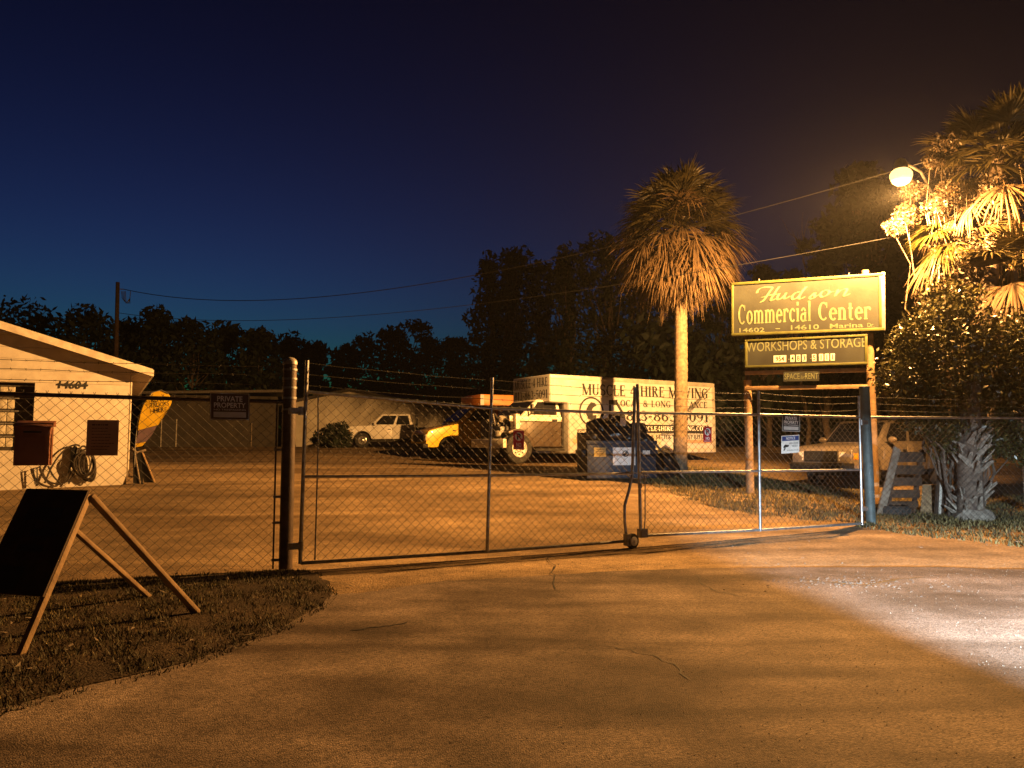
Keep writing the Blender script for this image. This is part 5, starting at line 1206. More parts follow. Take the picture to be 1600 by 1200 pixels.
for txt, xa, xb, yb, yt, rise in (('RENT', 236, 258, 629, 621, 2), ('TRUCKS', 234, 264, 637, 630, 3.5), ('HERE', 240, 261, 645, 638, 2.5)):
    a, b, t = WF.pt(xa, yb, .05), WF.pt(xb, yb - rise, .05), WF.pt(xa, yt, .05)
    letter(Face(a, b - a, t - a, WF.n), txt, 0, (b - a).length, 0, (t - a).length, .002, 'letter_black', fp, .01)
MB().tube([WF.pt(210, 757, -.02), WF.pt(211, 700, -.02), WF.pt(215, 660, -.02), WF.pt(224, 632, -.02), WF.pt(238, 613, -.02), WF.pt(252, 609.5, -.02), WF.pt(263, 615, -.02)], .012, 8, True).build('pole', 'galv_dull', flag)
afr = thing('sandwich_board', 'folded dark sandwich board with pale edges behind the feather flag', 'sign board', q0 + V((.1, .2, 0)))
tp = WF.pt(214, 702, -.25)
MB().hexa([WF.pt(208, 755, .1), WF.pt(224, 757, .1), WF.pt(224, 757, .13), WF.pt(208, 755, .13), WF.pt(208, 703, -.2), WF.pt(220, 703, -.2), WF.pt(220, 703, -.17), WF.pt(208, 703, -.17)], True).build('front_panel', 'black_plastic', afr)
MB().hexa([WF.pt(226, 757, -.5), WF.pt(242, 755, -.5), WF.pt(242, 755, -.47), WF.pt(226, 757, -.47), WF.pt(212, 703, -.25), WF.pt(221, 703, -.25), WF.pt(221, 703, -.22), WF.pt(212, 703, -.22)], True).build('rear_panel', 'black_plastic', afr)
MB().tube([WF.pt(210, 703, -.15), WF.pt(219, 756, .14)], .022, 6, True).build('edge_trim', 'wood_grey', afr)
MB().tube([WF.pt(221, 703, -.2), WF.pt(243, 757, -.45)], .022, 6, True).build('edge_trim', 'wood', afr)
MB().tube([WF.pt(204, 699, -.15), WF.pt(214, 707, -.15), WF.pt(228, 703, -.2)], .03, 6, True).build('top_hinge', 'wood_grey', afr)

hw_ = lambda px, py, off=.0: HW.pt(px, py, off)
hose = thing('garden_hose', 'dark garden hose coiled on a wall hanger under the notice panel', 'hose', hw_(130, 755, .2))
q = random.Random(9)
for k in range(11):
    cx, cy = 136 + q.uniform(-5, 5), 724 + q.uniform(-3, 5); rx, ry = q.uniform(9, 17), q.uniform(16, 29); tl = q.uniform(-.25, .25)
    pts = []
    for j in range(29):
        a = 2 * math.pi * j / 28; x = rx * math.cos(a); y = ry * math.sin(a)
        pts.append(hw_(cx + x * math.cos(tl) - y * math.sin(tl), min(756, cy + x * math.sin(tl) + y * math.cos(tl)), .12 + .02 * k * .9 + .02 * math.sin(a * 2)))
    MB().tube(pts, .017, 6, True).build('hose_loop', 'hose', hose)
for pts in ([(70, 755), (78, 735), (90, 715), (105, 700), (118, 695), (125, 697)], [(62, 728), (68, 745), (80, 754), (95, 757)], [(75, 728), (84, 745), (95, 755)], [(107, 756), (115, 740), (117, 715), (121, 700)], [(100, 756), (108, 735), (112, 715), (118, 700)], [(88, 757), (105, 752), (112, 735)]):
    MB().tube([hw_(x, y, .14) for x, y in [tuple(p) for p in cr(list(pts), 4)]], .02, 6, True).build('hose_run', 'hose', hose)
MB().blob(tuple(hw_(116, 715, .12)), (.10, .08, .30), 5, .1, 2, True).build('hanger', 'black_plastic', hose)
st = thing('tap_stand', 'small dark pipe stand with a tap at the workshop wall', 'tap', hw_(57, 757, .15))
for a, b in (((52, 732), (55, 757)), ((58, 731), (58, 757)), ((52, 732), (62, 730)), ((54, 748), (60, 748))): MB().tube([hw_(*a, .2), hw_(*b, .2)], .014, 6, True).build('pipe', 'black_plastic', st)

# ================================================================== UTILITY POLES, WIRES, STREET LAMP
pl = P(184, 560, 45); ptp = P(184, 441, 45)
pole = thing('utility_pole', 'slender wooden utility pole rising behind the workshop roof', 'pole', V((pl.x, 45, g(pl.x, 45))))
MB().tube([V((pl.x, 45, g(pl.x, 45) - .3)), V((ptp.x, 45, ptp.z))], [.15, .11], 10, True).build('shaft', 'wood_dark', pole)
MB().tube([V((ptp.x, 45, ptp.z - .4)), P(194, 452, 45)], .03, 6, True).build('bracket', 'galv_dull', pole)
mb = MB()
for k in range(4):
    mb.tube([P(190 + 4 * k / 2, 455, 44.9), P(191 + k * 2, 466 + 2 * k, 44.9), P(197 + k * 2, 474, 44.9), P(203, 466, 44.9), P(204, 455, 44.9)], .02, 5, True)
mb.build('slack_loop', 'black_plastic', pole)
LP = P(1408, 274, 14.65)                                    # lamp position
rp = V((9.45, 16.6, 0)); rp.z = g(rp.x, rp.y)
rpole = thing('utility_pole', 'vine covered wooden utility pole behind the street lamp palm', 'pole', rp)
MB().tube([rp - V((0, 0, .3)), up(rp, 7.2)], [.16, .12], 12, True).build('shaft', 'wood_dark', rpole)
lamp = thing('street_lamp', 'glowing orange sodium street lamp on a short arm among palm fronds', 'street lamp', LP)
la = up(rp, LP.z - .05)
MB().tube([la, la.lerp(LP, .5) + V((0, 0, .45)), LP + V((.12, .05, .27))], .028, 8, True).build('arm', 'galv', lamp)
MB().lathe([(.03, .34), (.09, .31), (.12, .24), (.13, .16), (.135, .12)], LP, (0, 0, 1), 20).build('housing', 'galv', lamp)
MB().lathe([(.10, .14), (.17, .09), (.205, .03), (.205, -.03), (.185, -.09), (.15, -.14), (.10, -.175), (.03, -.19)], LP, (0, 0, 1), 24).build('lens', 'lamp_lit', lamp)
ld = bpy.data.lights.new('street_lamp_light', 'POINT'); ld.energy = LAMP_W; ld.color = SODIUM; ld.shadow_soft_size = .10
ld.use_nodes = True; t = ld.node_tree; em = t.nodes['Emission']        # luminaire optics: wide throw, little straight down, almost none upwards
tcn = t.nodes.new('ShaderNodeTexCoord'); sx = t.nodes.new('ShaderNodeSeparateXYZ'); mr = t.nodes.new('ShaderNodeMapRange'); crn = t.nodes.new('ShaderNodeValToRGB')
mr.inputs[1].default_value = -1; mr.inputs[2].default_value = 1
t.links.new(tcn.outputs['Normal'], sx.inputs[0]); t.links.new(sx.outputs['Z'], mr.inputs[0]); t.links.new(mr.outputs[0], crn.inputs[0])
e = crn.color_ramp.elements; e[0].position = 0; e[0].color = (.20,) * 3 + (1,); e[1].position = 1; e[1].color = (.02,) * 3 + (1,)
for ps, vv in ((.15, .28), (.28, .60), (.38, 1.0), (.46, 1.0), (.52, .55), (.58, .28), (.68, .14), (.8, .07)):
    k_ = e.new(ps); k_.color = (vv, vv, vv, 1)
# the head is aimed into the yard: less light thrown back over the road
dp = t.nodes.new('ShaderNodeVectorMath'); dp.operation = 'DOT_PRODUCT'; dp.inputs[1].default_value = (-.6, .8, 0); t.links.new(tcn.outputs['Normal'], dp.inputs[0])
ma = t.nodes.new('ShaderNodeMath'); ma.operation = 'MULTIPLY_ADD'; ma.inputs[1].default_value = .27; ma.inputs[2].default_value = .73; t.links.new(dp.outputs['Value'], ma.inputs[0])
mm = t.nodes.new('ShaderNodeMath'); mm.operation = 'MULTIPLY'; t.links.new(crn.outputs[0], mm.inputs[0]); t.links.new(ma.outputs[0], mm.inputs[1])
t.links.new(mm.outputs[0], em.inputs['Strength'])
lo_ = bpy.data.objects.new('street_lamp_light', ld); col.objects.link(lo_); lo_.parent = lamp; lo_.location = (0, 0, -.38)
def wire(a, b, via, name, label, r=.018):
    """hanging wire a-b whose sag is solved so that it passes the photo pixel via"""
    best = None
    for s in range(0, 120):
        sag = s * .05; err = 9e9
        for k in range(1, 60):
            t = k / 60; p = a.lerp(b, t); p.z -= sag * 4 * t * (1 - t)
            d = p - V((0, 0, H_CAM)); cz = d.y * math.cos(PITCH) + d.z * math.sin(PITCH); cy = -d.y * math.sin(PITCH) + d.z * math.cos(PITCH)
            e = abs(800 + FPX * d.x / cz - via[0]) + 0
            if e < err: err = e; y = 600 - FPX * cy / cz
        if best is None or abs(y - via[1]) < best[0]: best = (abs(y - via[1]), sag)
    sag = best[1]; pts = []
    for k in range(61):
        t = k / 60; p = a.lerp(b, t); p.z -= sag * 4 * t * (1 - t); pts.append(p)
    o = MB().tube(pts, [r * (1 - .6 * k / 60) for k in range(61)], 5, True).build(name, 'black_plastic', None); tag(o, label, 'wire', 'wires between the poles')
wire(P(194, 452, 45), P(1455, 250, 16.0), (740, 430), 'overhead_wire', 'upper overhead wire slung from the slender pole to the lamp', .022)
wire(P(186, 489, 45), P(1470, 356, 16.2), (740, 475), 'overhead_wire', 'lower thin overhead wire slung between the two poles', .016)

# ================================================================== VEGETATION
def rand_unit(q):
    z = q.uniform(-1, 1); a = q.uniform(0, 6.2832); s = math.sqrt(1 - z * z); return V((s * math.cos(a), s * math.sin(a), z))
def leaf_cloud(centres, per, size, spread, seed, squash=.7):
    """many small folded leaf quads around clump centres; returns verts, faces"""
    rg = np.random.default_rng(seed); C = np.asarray([c[:3] for c in centres], float); Rr = np.asarray([c[3] for c in centres], float)
    n = per * len(C); idx = np.repeat(np.arange(len(C)), per)
    d = rg.normal(size=(n, 3)); d /= np.linalg.norm(d, axis=1)[:, None]
    r = rg.random(n) ** (1 / 2.2); pos = C[idx] + d * (r * Rr[idx] * spread)[:, None] * np.array([1, 1, squash])
    a = rg.normal(size=(n, 3)); a /= np.linalg.norm(a, axis=1)[:, None]
    b = np.cross(a, rg.normal(size=(n, 3))); b /= np.linalg.norm(b, axis=1)[:, None]
    s = size * rg.uniform(.55, 1.35, n)
    v = np.stack([pos - a * s[:, None], pos + b * (s * .42)[:, None], pos + a * s[:, None], pos - b * (s * .42)[:, None]], 1).reshape(-1, 3)
    f = np.arange(4 * n).reshape(-1, 4); return v, f
def limb(mb, a, b, r0, r1, q, wob=.12, n=5, seg=7):
    a, b = V(a), V(b); L_ = (b - a).length; pts = []
    for i in range(n + 1):
        t = i / n; p = a.lerp(b, t) + (rand_unit(q) * wob * L_ * .18 if 0 < i < n else V((0, 0, 0))); pts.append(p)
    mb.tube(pts, [r0 + (r1 - r0) * i / n for i in range(n + 1)], seg, True); return pts
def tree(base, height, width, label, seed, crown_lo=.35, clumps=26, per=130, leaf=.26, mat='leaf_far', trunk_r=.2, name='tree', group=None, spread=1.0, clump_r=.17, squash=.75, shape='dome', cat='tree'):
    q = random.Random(seed); base = V(base); root = thing(name, label, cat, base, group)
    mb = MB(); top = base + V((q.uniform(-.04, .04) * height, q.uniform(-.04, .04) * height, height * .86))
    tp = limb(mb, base - V((0, 0, .2)), top, trunk_r, trunk_r * .25, q, .12, 7, 8)
    cs = []
    for k in range(clumps):
        t = crown_lo + (1 - crown_lo) * ((k + .5) / clumps); hh = t * height
        prof = {'dome': math.sin(math.pi * min(1, max(0.08, (t - crown_lo) / (1 - crown_lo) * .80 + .14))), 'tall': .55 + .45 * math.sin(k * 2.1), 'flat': .35 + .65 * (t - crown_lo) / (1 - crown_lo)}[shape]
        a = k * 2.39996 + q.uniform(-.5, .5); rad = width / 2 * prof * q.uniform(.35, 1.0)
        p = base + V((math.cos(a) * rad, math.sin(a) * rad, min(hh, height * .97)))
        j = min(len(tp) - 2, int(t * .8 * (len(tp) - 1))); limb(mb, tp[j], p, trunk_r * .32, trunk_r * .06, q, .25, 4, 5)
        cs.append((p.x, p.y, p.z, width * clump_r * q.uniform(.7, 1.5)))
    mb.build('trunk', 'bark', root)
    v, f = leaf_cloud(cs, per, leaf, spread, seed + 100, squash)
    npmesh('crown', v, f, mat, root); return root
def tree_at(px, py_top, D, wpx, label, seed, **k):
    p = P(px, py_top, D); z = g(p.x, D); return tree((p.x, D, z), p.z - z, wpx / FPX * D, label, seed, **k)
# low trees along the left
wl = 'trees of the dark wood behind the yard'
L1 = [(-60, 480, 60, 150), (48, 484, 62, 120), (138, 490, 58, 90), (205, 505, 64, 90), (247, 486, 60, 70), (300, 507, 60, 90), (352, 510, 66, 90), (405, 520, 60, 80), (450, 530, 66, 80), (495, 538, 60, 60)]
for k, (px, py, D_, w_) in enumerate(L1):
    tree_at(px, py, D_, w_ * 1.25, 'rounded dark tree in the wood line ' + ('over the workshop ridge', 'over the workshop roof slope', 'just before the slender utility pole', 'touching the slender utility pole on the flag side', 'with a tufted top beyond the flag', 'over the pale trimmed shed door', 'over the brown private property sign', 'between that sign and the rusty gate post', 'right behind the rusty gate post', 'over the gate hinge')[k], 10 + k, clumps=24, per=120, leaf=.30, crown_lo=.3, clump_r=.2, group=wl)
L2 = [(540, 540, 76, 50), (590, 522, 74, 90), (640, 506, 74, 85), (690, 528, 76, 80), (725, 525, 80, 70)]
for k, (px, py, D_, w_) in enumerate(L2):
    tree_at(px, py, D_, w_ * 1.2, 'flat topped dark tree rising ' + ('over the barn gable peak', 'behind the white crew cab roof', 'and tallest behind the pickup bed', 'over the yellow truck nose', 'beside the tall vine hung trees')[k], 30 + k, clumps=20, per=120, leaf=.30, crown_lo=.4, shape='flat', clump_r=.2, squash=.5, group='flat topped trees behind the pickup')
# tall ragged trees behind the trucks
L3 = [(768, 402, 58, 85), (800, 392, 56, 75), (842, 410, 60, 85), (886, 392, 57, 100), (942, 372, 56, 110), (1000, 366, 60, 110), (1050, 380, 62, 100)]
for k, (px, py, D_, w_) in enumerate(L3):
    tree_at(px, py, D_, w_ * 1.12, 'tall ragged tree hung with vines ' + ('over the yellow cab', 'over the orange truck box', 'over the moving truck overhang', 'over the moving truck cab', 'over the lettered box front', 'touching the palm skirt', 'behind the palm trunk')[k], 50 + k, clumps=42, per=85, leaf=.26, crown_lo=.18, shape='tall', clump_r=.19, squash=.95, trunk_r=.24, group='tall ragged trees behind the trucks')
# right hand dark trees behind the big sign
L4 = [(1120, 430, 58, 110), (1195, 420, 52, 90), (1240, 425, 50, 80)]
for k, (px, py, D_, w_) in enumerate(L4):
    tree_at(px, py, D_, w_ * 1.15, 'mid height dark tree ' + ('just past the palm crown', 'behind the near edge of the big sign board', 'behind the middle of the big sign board')[k], 70 + k, clumps=26, per=120, leaf=.28, crown_lo=.25, group='mid height trees behind the big sign')
tree_at(1345, 262, 42, 170, 'towering dark tree behind the street lamp', 80, clumps=60, per=130, leaf=.26, crown_lo=.2, shape='dome', clump_r=.15, trunk_r=.35)
tree_at(1286, 345, 44, 70, 'narrow dark tree beside the towering tree', 81, clumps=26, per=110, leaf=.22, crown_lo=.2, shape='tall', clump_r=.2)
tree_at(1440, 330, 46, 150, 'broad dark tree filling the gap behind the vine covered palm', 82, clumps=40, per=120, leaf=.28, crown_lo=.15, clump_r=.18)
tree_at(1590, 420, 40, 190, 'broad dark tree at the edge of the verge beyond the palm trunk', 83, clumps=40, per=120, leaf=.28, crown_lo=.1, clump_r=.18)
# a bare tree
q = random.Random(90); p = P(1252, 388, 46); bt = thing('bare_tree', 'thin bare branched tree above the sign', 'tree', V((p.x, 46, g(p.x, 46))))
mb = MB(); tp = limb(mb, V((p.x, 46, g(p.x, 46))), V((p.x, 46, p.z)), .14, .02, q, .15, 8, 6)
for k in range(34):
    j = q.randrange(4, 9); d = rand_unit(q); d.z = abs(d.z) * .9 + .2; limb(mb, tp[j], tp[j] + d * q.uniform(.9, 2.4), .035, .006, q, .3, 4, 4)
mb.build('branches', 'bark', bt)
# understorey that reads as one mass
rg = np.random.default_rng(5); cs = []
for k in range(230):
    x = rg.uniform(-58, 38); y = rg.uniform(74, 84) if x < 8 else rg.uniform(44, 60)
    if x > 8: pass
    cs.append((x, y, g(x, y) + rg.uniform(.8, 6.4), rg.uniform(1.6, 2.6)))
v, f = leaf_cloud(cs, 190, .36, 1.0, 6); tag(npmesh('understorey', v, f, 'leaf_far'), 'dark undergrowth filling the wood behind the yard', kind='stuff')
# low scrub by the barn and along the right side of the yard
for k, (px, py, D_, w_, h_) in enumerate(((528, 694, 41.5, 56, 1.2), (508, 692, 43, 40, 1.0))):
    p = P(px, py, D_); tree((p.x, D_, g(p.x, D_)), h_, w_ / FPX * D_, 'low dark bush in front of the white pickup nose', 120 + k, crown_lo=.1, clumps=14, per=90, leaf=.11, mat='leaf_far', trunk_r=.04, name='bush', cat='bush', group='bushes by the pickup nose')

# ---------------------------------------------------------------- palms
def frond(o, d, pet, rad, nleaf, droop, mat, parent, q, fold=.0, name='frond', spreadang=80, w=.028):
    d = d.normalized(); s = d.cross(V((0, 0, 1)))
    if s.length < .1: s = V((1, 0, 0))
    s.normalize(); s = (s + rand_unit(q) * .35).normalized(); s = (s - d * s.dot(d)).normalized(); n = s.cross(d).normalized()
    hub = o + d * pet + V((0, 0, -.10 * pet * droop)); vs_, fs = [], []
    pr = [o, o.lerp(hub, .5) + V((0, 0, .05 * pet)), hub]
    mb = MB(); mb.tube(pr, [.022, .018, .012], 4, True, cap=False); vs_ += [tuple(v) for v in mb.v]; fs += list(mb.f)
    for k in range(nleaf):
        a = R(-spreadang + 2 * spreadang * (k + q.uniform(.2, .8)) / nleaf); L_ = rad * (.72 + .28 * math.cos(a * .9)) * q.uniform(.8, 1.08)
        l = (d * math.cos(a) + s * math.sin(a) + n * (fold * abs(math.sin(a)) + q.uniform(-.08, .08))).normalized()
        wd = l.cross(n).normalized(); dr = droop * q.uniform(.6, 1.5); prev = None; K = 5
        for i in range(K + 1):
            t = i / K; c = hub + l * (L_ * t * (1 - .12 * dr * t)) + V((0, 0, -dr * L_ * t * t * .55)); ww = w * (1 - t ** 2.2) * (.5 + .8 * min(1, t * 3)) + .0015
            b0 = len(vs_); vs_ += [tuple(c - wd * ww), tuple(c + n * ww * .45), tuple(c + wd * ww)]
            if prev is not None: fs += [(prev, prev + 1, b0 + 1, b0), (prev + 1, prev + 2, b0 + 2, b0 + 1)]
            prev = b0
    me_v = np.array(vs_)
    root = parent
    me = bpy.data.meshes.new(name); me.from_pydata((me_v - np.array(root.location)).tolist(), [], fs); me.materials.append(M[mat])
    ob = bpy.data.objects.new(name, me); col.objects.link(ob); ob.parent = parent; return ob
q = random.Random(31)
pb = V((P(1062, 735, 22.5).x, 22.5, 0)); pb.z = g(pb.x, pb.y)
palm = thing('cabbage_palm', 'single cabbage palm with a shaggy skirt of dry fronds before the moving truck', 'palm tree', pb)
cz = P(1065, 352, 22.5).z; ctr = V((pb.x + .1, 22.5, cz))
mb = MB(); pts, rs = [], []
for i in range(97):                                          # ringed trunk
    t = i / 96; pts.append(V((pb.x + .05 * math.sin(t * 3) + .1 * t, pb.y, pb.z - .1 + (cz - .3 - pb.z) * t))); rs.append(.17 + .03 * (1 - t) + .05 * math.exp(-t * 22) + (.009 if i % 3 == 0 else q.uniform(-.006, .003)))
mb.tube(pts, rs, 18, True); mb.build('trunk', 'palm_bark', palm)
for k in range(92):                                          # living fronds above, dry ones below
    t = k / 92; a = k * 2.39996 + q.uniform(-.3, .3); el = 86 - 128 * t ** .8
    d = V((math.cos(a) * math.cos(R(el)), math.sin(a) * math.cos(R(el)), math.sin(R(el))))
    green = el > 2 and q.random() < .85
    frond(ctr + V((0, 0, .1 - t * .5)), d, q.uniform(.9, 1.2), q.uniform(1.1, 1.35), 30, q.uniform(.5, .85) if green else q.uniform(.8, 1.2), 'frond_green' if green else 'frond_dry', palm, q)
for k in range(36):
    a = k * 2.39996; el = q.uniform(-78, -38)
    d = V((math.cos(a) * math.cos(R(el)), math.sin(a) * math.cos(R(el)), math.sin(R(el))))
    frond(ctr + V((0, 0, -.35)), d, q.uniform(.65, 1.05), q.uniform(.8, 1.05), 24, q.uniform(1.0, 1.5), 'frond_dry', palm, q, name='dry_frond', spreadang=55)
for k in range(7):
    a = k * .9; d = V((math.cos(a) * .12, math.sin(a) * .12, -1)); frond(ctr + V((math.cos(a) * .12, math.sin(a) * .12, -1.1)), d, .5, q.uniform(.6, .95), 14, .3, 'frond_dry', palm, q, name='dry_frond', spreadang=25)

# vine hung palm by the lamp
q = random.Random(77)
tb = G(1517, 812); palm2 = thing('cabbage_palm', 'vine hung palm with a boot covered trunk beside the street lamp', 'palm tree', tb)
tt = P(1560, 244, 16.0)
pts = [tb - V((0, 0, .1)), tb + V((.02, 0, 1.0)), tb + V((.1, .02, 2.2)), tb.lerp(tt, .6), tt]
MB().tube(pts, [.24, .21, .17, .16, .15], 14, True).build('trunk', 'bark', palm2)
stub = None
for k in range(78):                                          # criss-cross leaf bases
    t = q.random(); z = .02 + t * 1.75; a = q.uniform(0, 6.283)
    c = tb + V((.02 + .05 * t, 0, z)); out_ = V((math.cos(a), math.sin(a), 0)); side_ = V((-math.sin(a), math.cos(a), 0))
    upd = (V((0, 0, 1)) * q.uniform(.5, 1.0) + out_ * q.uniform(.35, .8) + side_ * q.choice((-1, 1)) * q.uniform(.2, .8)).normalized()
    if stub is None:
        m_ = bpy.data.meshes.new('leaf_base'); L_ = .25
        m_.from_pydata([(-.055, -.012, 0), (.055, -.012, 0), (.05, .02, 0), (-.05, .02, 0), (-.028, -.008, L_ * .7), (.028, -.008, L_ * .7), (.024, .012, L_ * .7), (-.024, .012, L_ * .7), (-.022, -.006, L_), (.016, -.006, L_ * 1.06), (.016, .008, L_ * 1.06), (-.02, .008, L_)], [],
                       [(3, 2, 1, 0), (0, 1, 5, 4), (1, 2, 6, 5), (2, 3, 7, 6), (3, 0, 4, 7), (4, 5, 9, 8), (5, 6, 10, 9), (6, 7, 11, 10), (7, 4, 8, 11), (8, 9, 10, 11)])
        m_.materials.append(M['boot']); stub = m_
    ob = bpy.data.objects.new('leaf_base', stub); col.objects.link(ob); ob.parent = palm2
    yv = -(out_ - upd * out_.dot(upd)).normalized(); xv = yv.cross(upd)
    mt = Matrix((xv, yv, upd)).transposed().to_4x4(); s_ = q.uniform(.75, 1.3); ob.matrix_local = Matrix.Translation(c + out_ * .19 - tb) @ mt @ Matrix.Scale(s_, 4)
MB().blob(tuple(tb + V((.02, 0, .06))), (.36, .34, .2), 4, .15, 2, True).build('root_boss', 'boot', palm2)
for k in range(46):
    a = k * 2.39996; el = q.uniform(-25, 80)
    d = V((math.cos(a) * math.cos(R(el)), math.sin(a) * math.cos(R(el)), math.sin(R(el))))
    frond(tt + V((0, 0, q.uniform(-.2, .1))), d, q.uniform(.7, 1.0), q.uniform(.8, 1.1), 26, q.uniform(.2, .6), 'frond_green', palm2, q)
for k in range(12):
    a = k * 2.39996; el = q.uniform(-75, -30)
    d = V((math.cos(a) * math.cos(R(el)), math.sin(a) * math.cos(R(el)), math.sin(R(el))))
    frond(tt + V((0, 0, -.3)), d, q.uniform(.8, 1.3), q.uniform(.8, 1.1), 22, q.uniform(.8, 1.3), 'frond_dry', palm2, q, name='dry_frond')
# younger palm heads lower on the pole
def head(px, py, D_, label, seed, specs, trunk_to):
    q = random.Random(seed); c = P(px, py, D_); base = V((c.x + .3, D_ + .2, g(c.x, D_)))
    r_ = thing('cabbage_palm', label, 'palm tree', base)
    MB().tube([base - V((0, 0, .1)), base.lerp(c, .5) + V((.1, 0, 0)), c], [.15, .12, .10], 10, True).build('trunk', 'palm_bark', r_)
    for (az, el, n_, mat, rad, dr) in specs:
        for k in range(n_):
            a = R(az + q.uniform(-14, 14)); e = R(el + q.uniform(-12, 12)); d = V((math.cos(a) * math.cos(e), math.sin(a) * math.cos(e), math.sin(e)))
            frond(c + V((q.uniform(-.05, .05), 0, q.uniform(-.1, .1))), d, q.uniform(.25, .45) * (1 if mat == 'frond_bright' else 1.6), rad * q.uniform(.9, 1.1), 26, dr, mat, r_, q, name='frond' if mat != 'frond_dry' else 'dry_frond', w=.022)
    return r_
head(1484, 372, 15.9, 'smaller palm with bright yellow green fronds under the street lamp', 5,
     [(195, 5, 2, 'frond_bright', .75, .7), (215, -25, 2, 'frond_bright', .75, .9), (250, -10, 1, 'frond_bright', .7, .7), (190, -55, 2, 'frond_dry', .7, 1.0), (245, -60, 2, 'frond_dry', .7, 1.1), (30, 0, 3, 'frond_green', .9, .6), (90, 30, 3, 'frond_green', .9, .5), (330, 10, 3, 'frond_green', .9, .6)], 0)
head(1580, 420, 15.2, 'shaded palm with dull fronds between the vines', 6,
     [(200, 15, 3, 'frond_green', .95, .5), (250, 35, 3, 'frond_green', 1.0, .5), (310, 10, 3, 'frond_green', 1.0, .6), (20, 20, 3, 'frond_green', 1.0, .6), (225, -50, 4, 'frond_dry', .9, 1.0)], 0)
# vines and shrub
def thicket(name, label, cat, pxs, D_, leaf, per, mat, seed, base_px, stems=True, dspread=.8, squash=.8):
    q = random.Random(seed); b = P(base_px[0], base_px[1], D_); b.z = g(b.x, D_); r_ = thing(name, label, cat, b); cs = []
    mb = MB()
    for (px, py, rp_) in pxs:
        for _ in range(3):
            c = P(px + q.uniform(-.5, .5) * rp_, py + q.uniform(-.5, .5) * rp_, D_ + q.uniform(-.5, .5) * dspread); cs.append((c.x, c.y, c.z, rp_ / FPX * D_ * q.uniform(.5, .95)))
        limb(mb, b + V((q.uniform(-.2, .2), q.uniform(-.2, .2), 0)), c, .03, .006, q, .25, 7, 5)
    mb.build('stems', 'bark', r_)
    v, f = leaf_cloud(cs, per, leaf, 1.0, seed + 1, squash); npmesh('foliage', v, f, mat, r_); return r_
thicket('shrub', 'leafy shrub with glossy leaves leaning over the fence by the green post', 'shrub',
        [(1470, 505, 60), (1520, 500, 50), (1440, 540, 55), (1500, 545, 70), (1555, 540, 50), (1405, 575, 40), (1450, 580, 65), (1520, 590, 70), (1400, 610, 45), (1440, 620, 65), (1500, 640, 70), (1555, 610, 60), (1410, 645, 42), (1450, 655, 50), (1480, 680, 40), (1560, 670, 55), (1595, 500, 60), (1600, 560, 60), (1600, 630, 60), (1590, 690, 50), (1480, 480, 50), (1420, 520, 34)],
        14.5, .045, 430, 'leaf_gloss', 41, (1500, 790), dspread=1.0)
thicket('vine', 'dry tangled vine climbing the palm around the street lamp', 'vine',
        [(1462, 250, 16), (1478, 236, 26), (1490, 270, 35), (1510, 300, 45), (1465, 305, 32), (1430, 310, 28), (1410, 335, 26), (1395, 360, 20), (1500, 350, 50), (1540, 380, 55), (1480, 420, 45), (1470, 460, 40), (1510, 460, 55), (1560, 330, 50), (1575, 470, 50), (1540, 300, 45), (1590, 240, 40), (1560, 180, 30), (1552, 285, 26), (1556, 315, 28), (1552, 345, 30), (1556, 375, 30), (1558, 405, 30), (1560, 270, 24)],
        16.0, .04, 300, 'vine_dry', 43, (1520, 800), dspread=1.9)
q = random.Random(51); mb = MB()
vt_ = thing('vine', 'bare hanging vine stems dangling below the bright fronds', 'vine', V((8.1, 14.4, g(8.1, 14.4))))
for k in range(40):
    px = q.uniform(1440, 1560); py = q.uniform(250, 420); L_ = q.uniform(40, 150); D_ = q.uniform(15.6, 16.2); x = px; pts = []
    for i in range(7): pts.append(P(x, py + L_ * i / 6, D_)); x += q.uniform(-5, 5)
    mb.tube(pts, .007, 4, True)
# main stem joining them to the ground
mb.tube([V((8.1, 14.4, g(8.1, 14.4) - .1)), P(1490, 600, 15), P(1500, 460, 15.8), P(1500, 330, 16)], .03, 6, True)
mb.build('stems', 'vine_dry', vt_)

# ================================================================== JUNK BY THE GREEN POST
jb = G(1390, 806); JW = Wall(G(1372, 806), G(1470, 806))
pk2 = thing('plank', 'long weathered plank leaning against the green post', 'plank', G(1375, 806))
bar('board', JW.pt(1375, 806, .05), JW.pt(1402, 700, .0), .16, .035, 'wood_grey', JW.ex, pk2)
pal = thing('pallet', 'dark slatted pallet propped upright beside the leaning plank', 'pallet', JW.pt(1415, 800, -.2))
for k, (y0, y1) in enumerate(((706, 722), (727, 741), (746, 759), (765, 778), (783, 793))):
    a = JW.pt(1398 - k * 3.5, y1, -.25 + .04 * k); b = JW.pt(1446 - k * 3, y1, -.25 + .04 * k); t = JW.pt(1398 - k * 3.5, y0, -.27 + .04 * k); ff = Face(a, b - a, t - a)
    mb = MB(); ff.plate(mb, 0, (b - a).length, 0, (t - a).length, -.012, .012); mb.build('slat', 'wood_dark', pal, bevel=.003)
for px in (1400, 1440):
    bar('stringer', JW.pt(px - 14, 803, -.16), JW.pt(px, 703, -.34), .05, .09, 'wood_dark', JW.ex, pal)
ply = thing('plywood_sheet', 'orange brown plywood offcut standing against the fence post', 'plywood', JW.pt(1450, 806, -.1))
a, b, t = JW.pt(1438, 806, -.12), JW.pt(1462, 806, -.12), JW.pt(1442, 757, -.3); ff = Face(a, b - a, t - a); mb = MB(); ff.plate(mb, 0, (b - a).length, 0, (t - a).length, -.012, .0); mb.build('sheet', 'wood', ply)
tp_ = JW.pt(1393, 806, -.05); tp_.z = g(tp_.x, tp_.y)
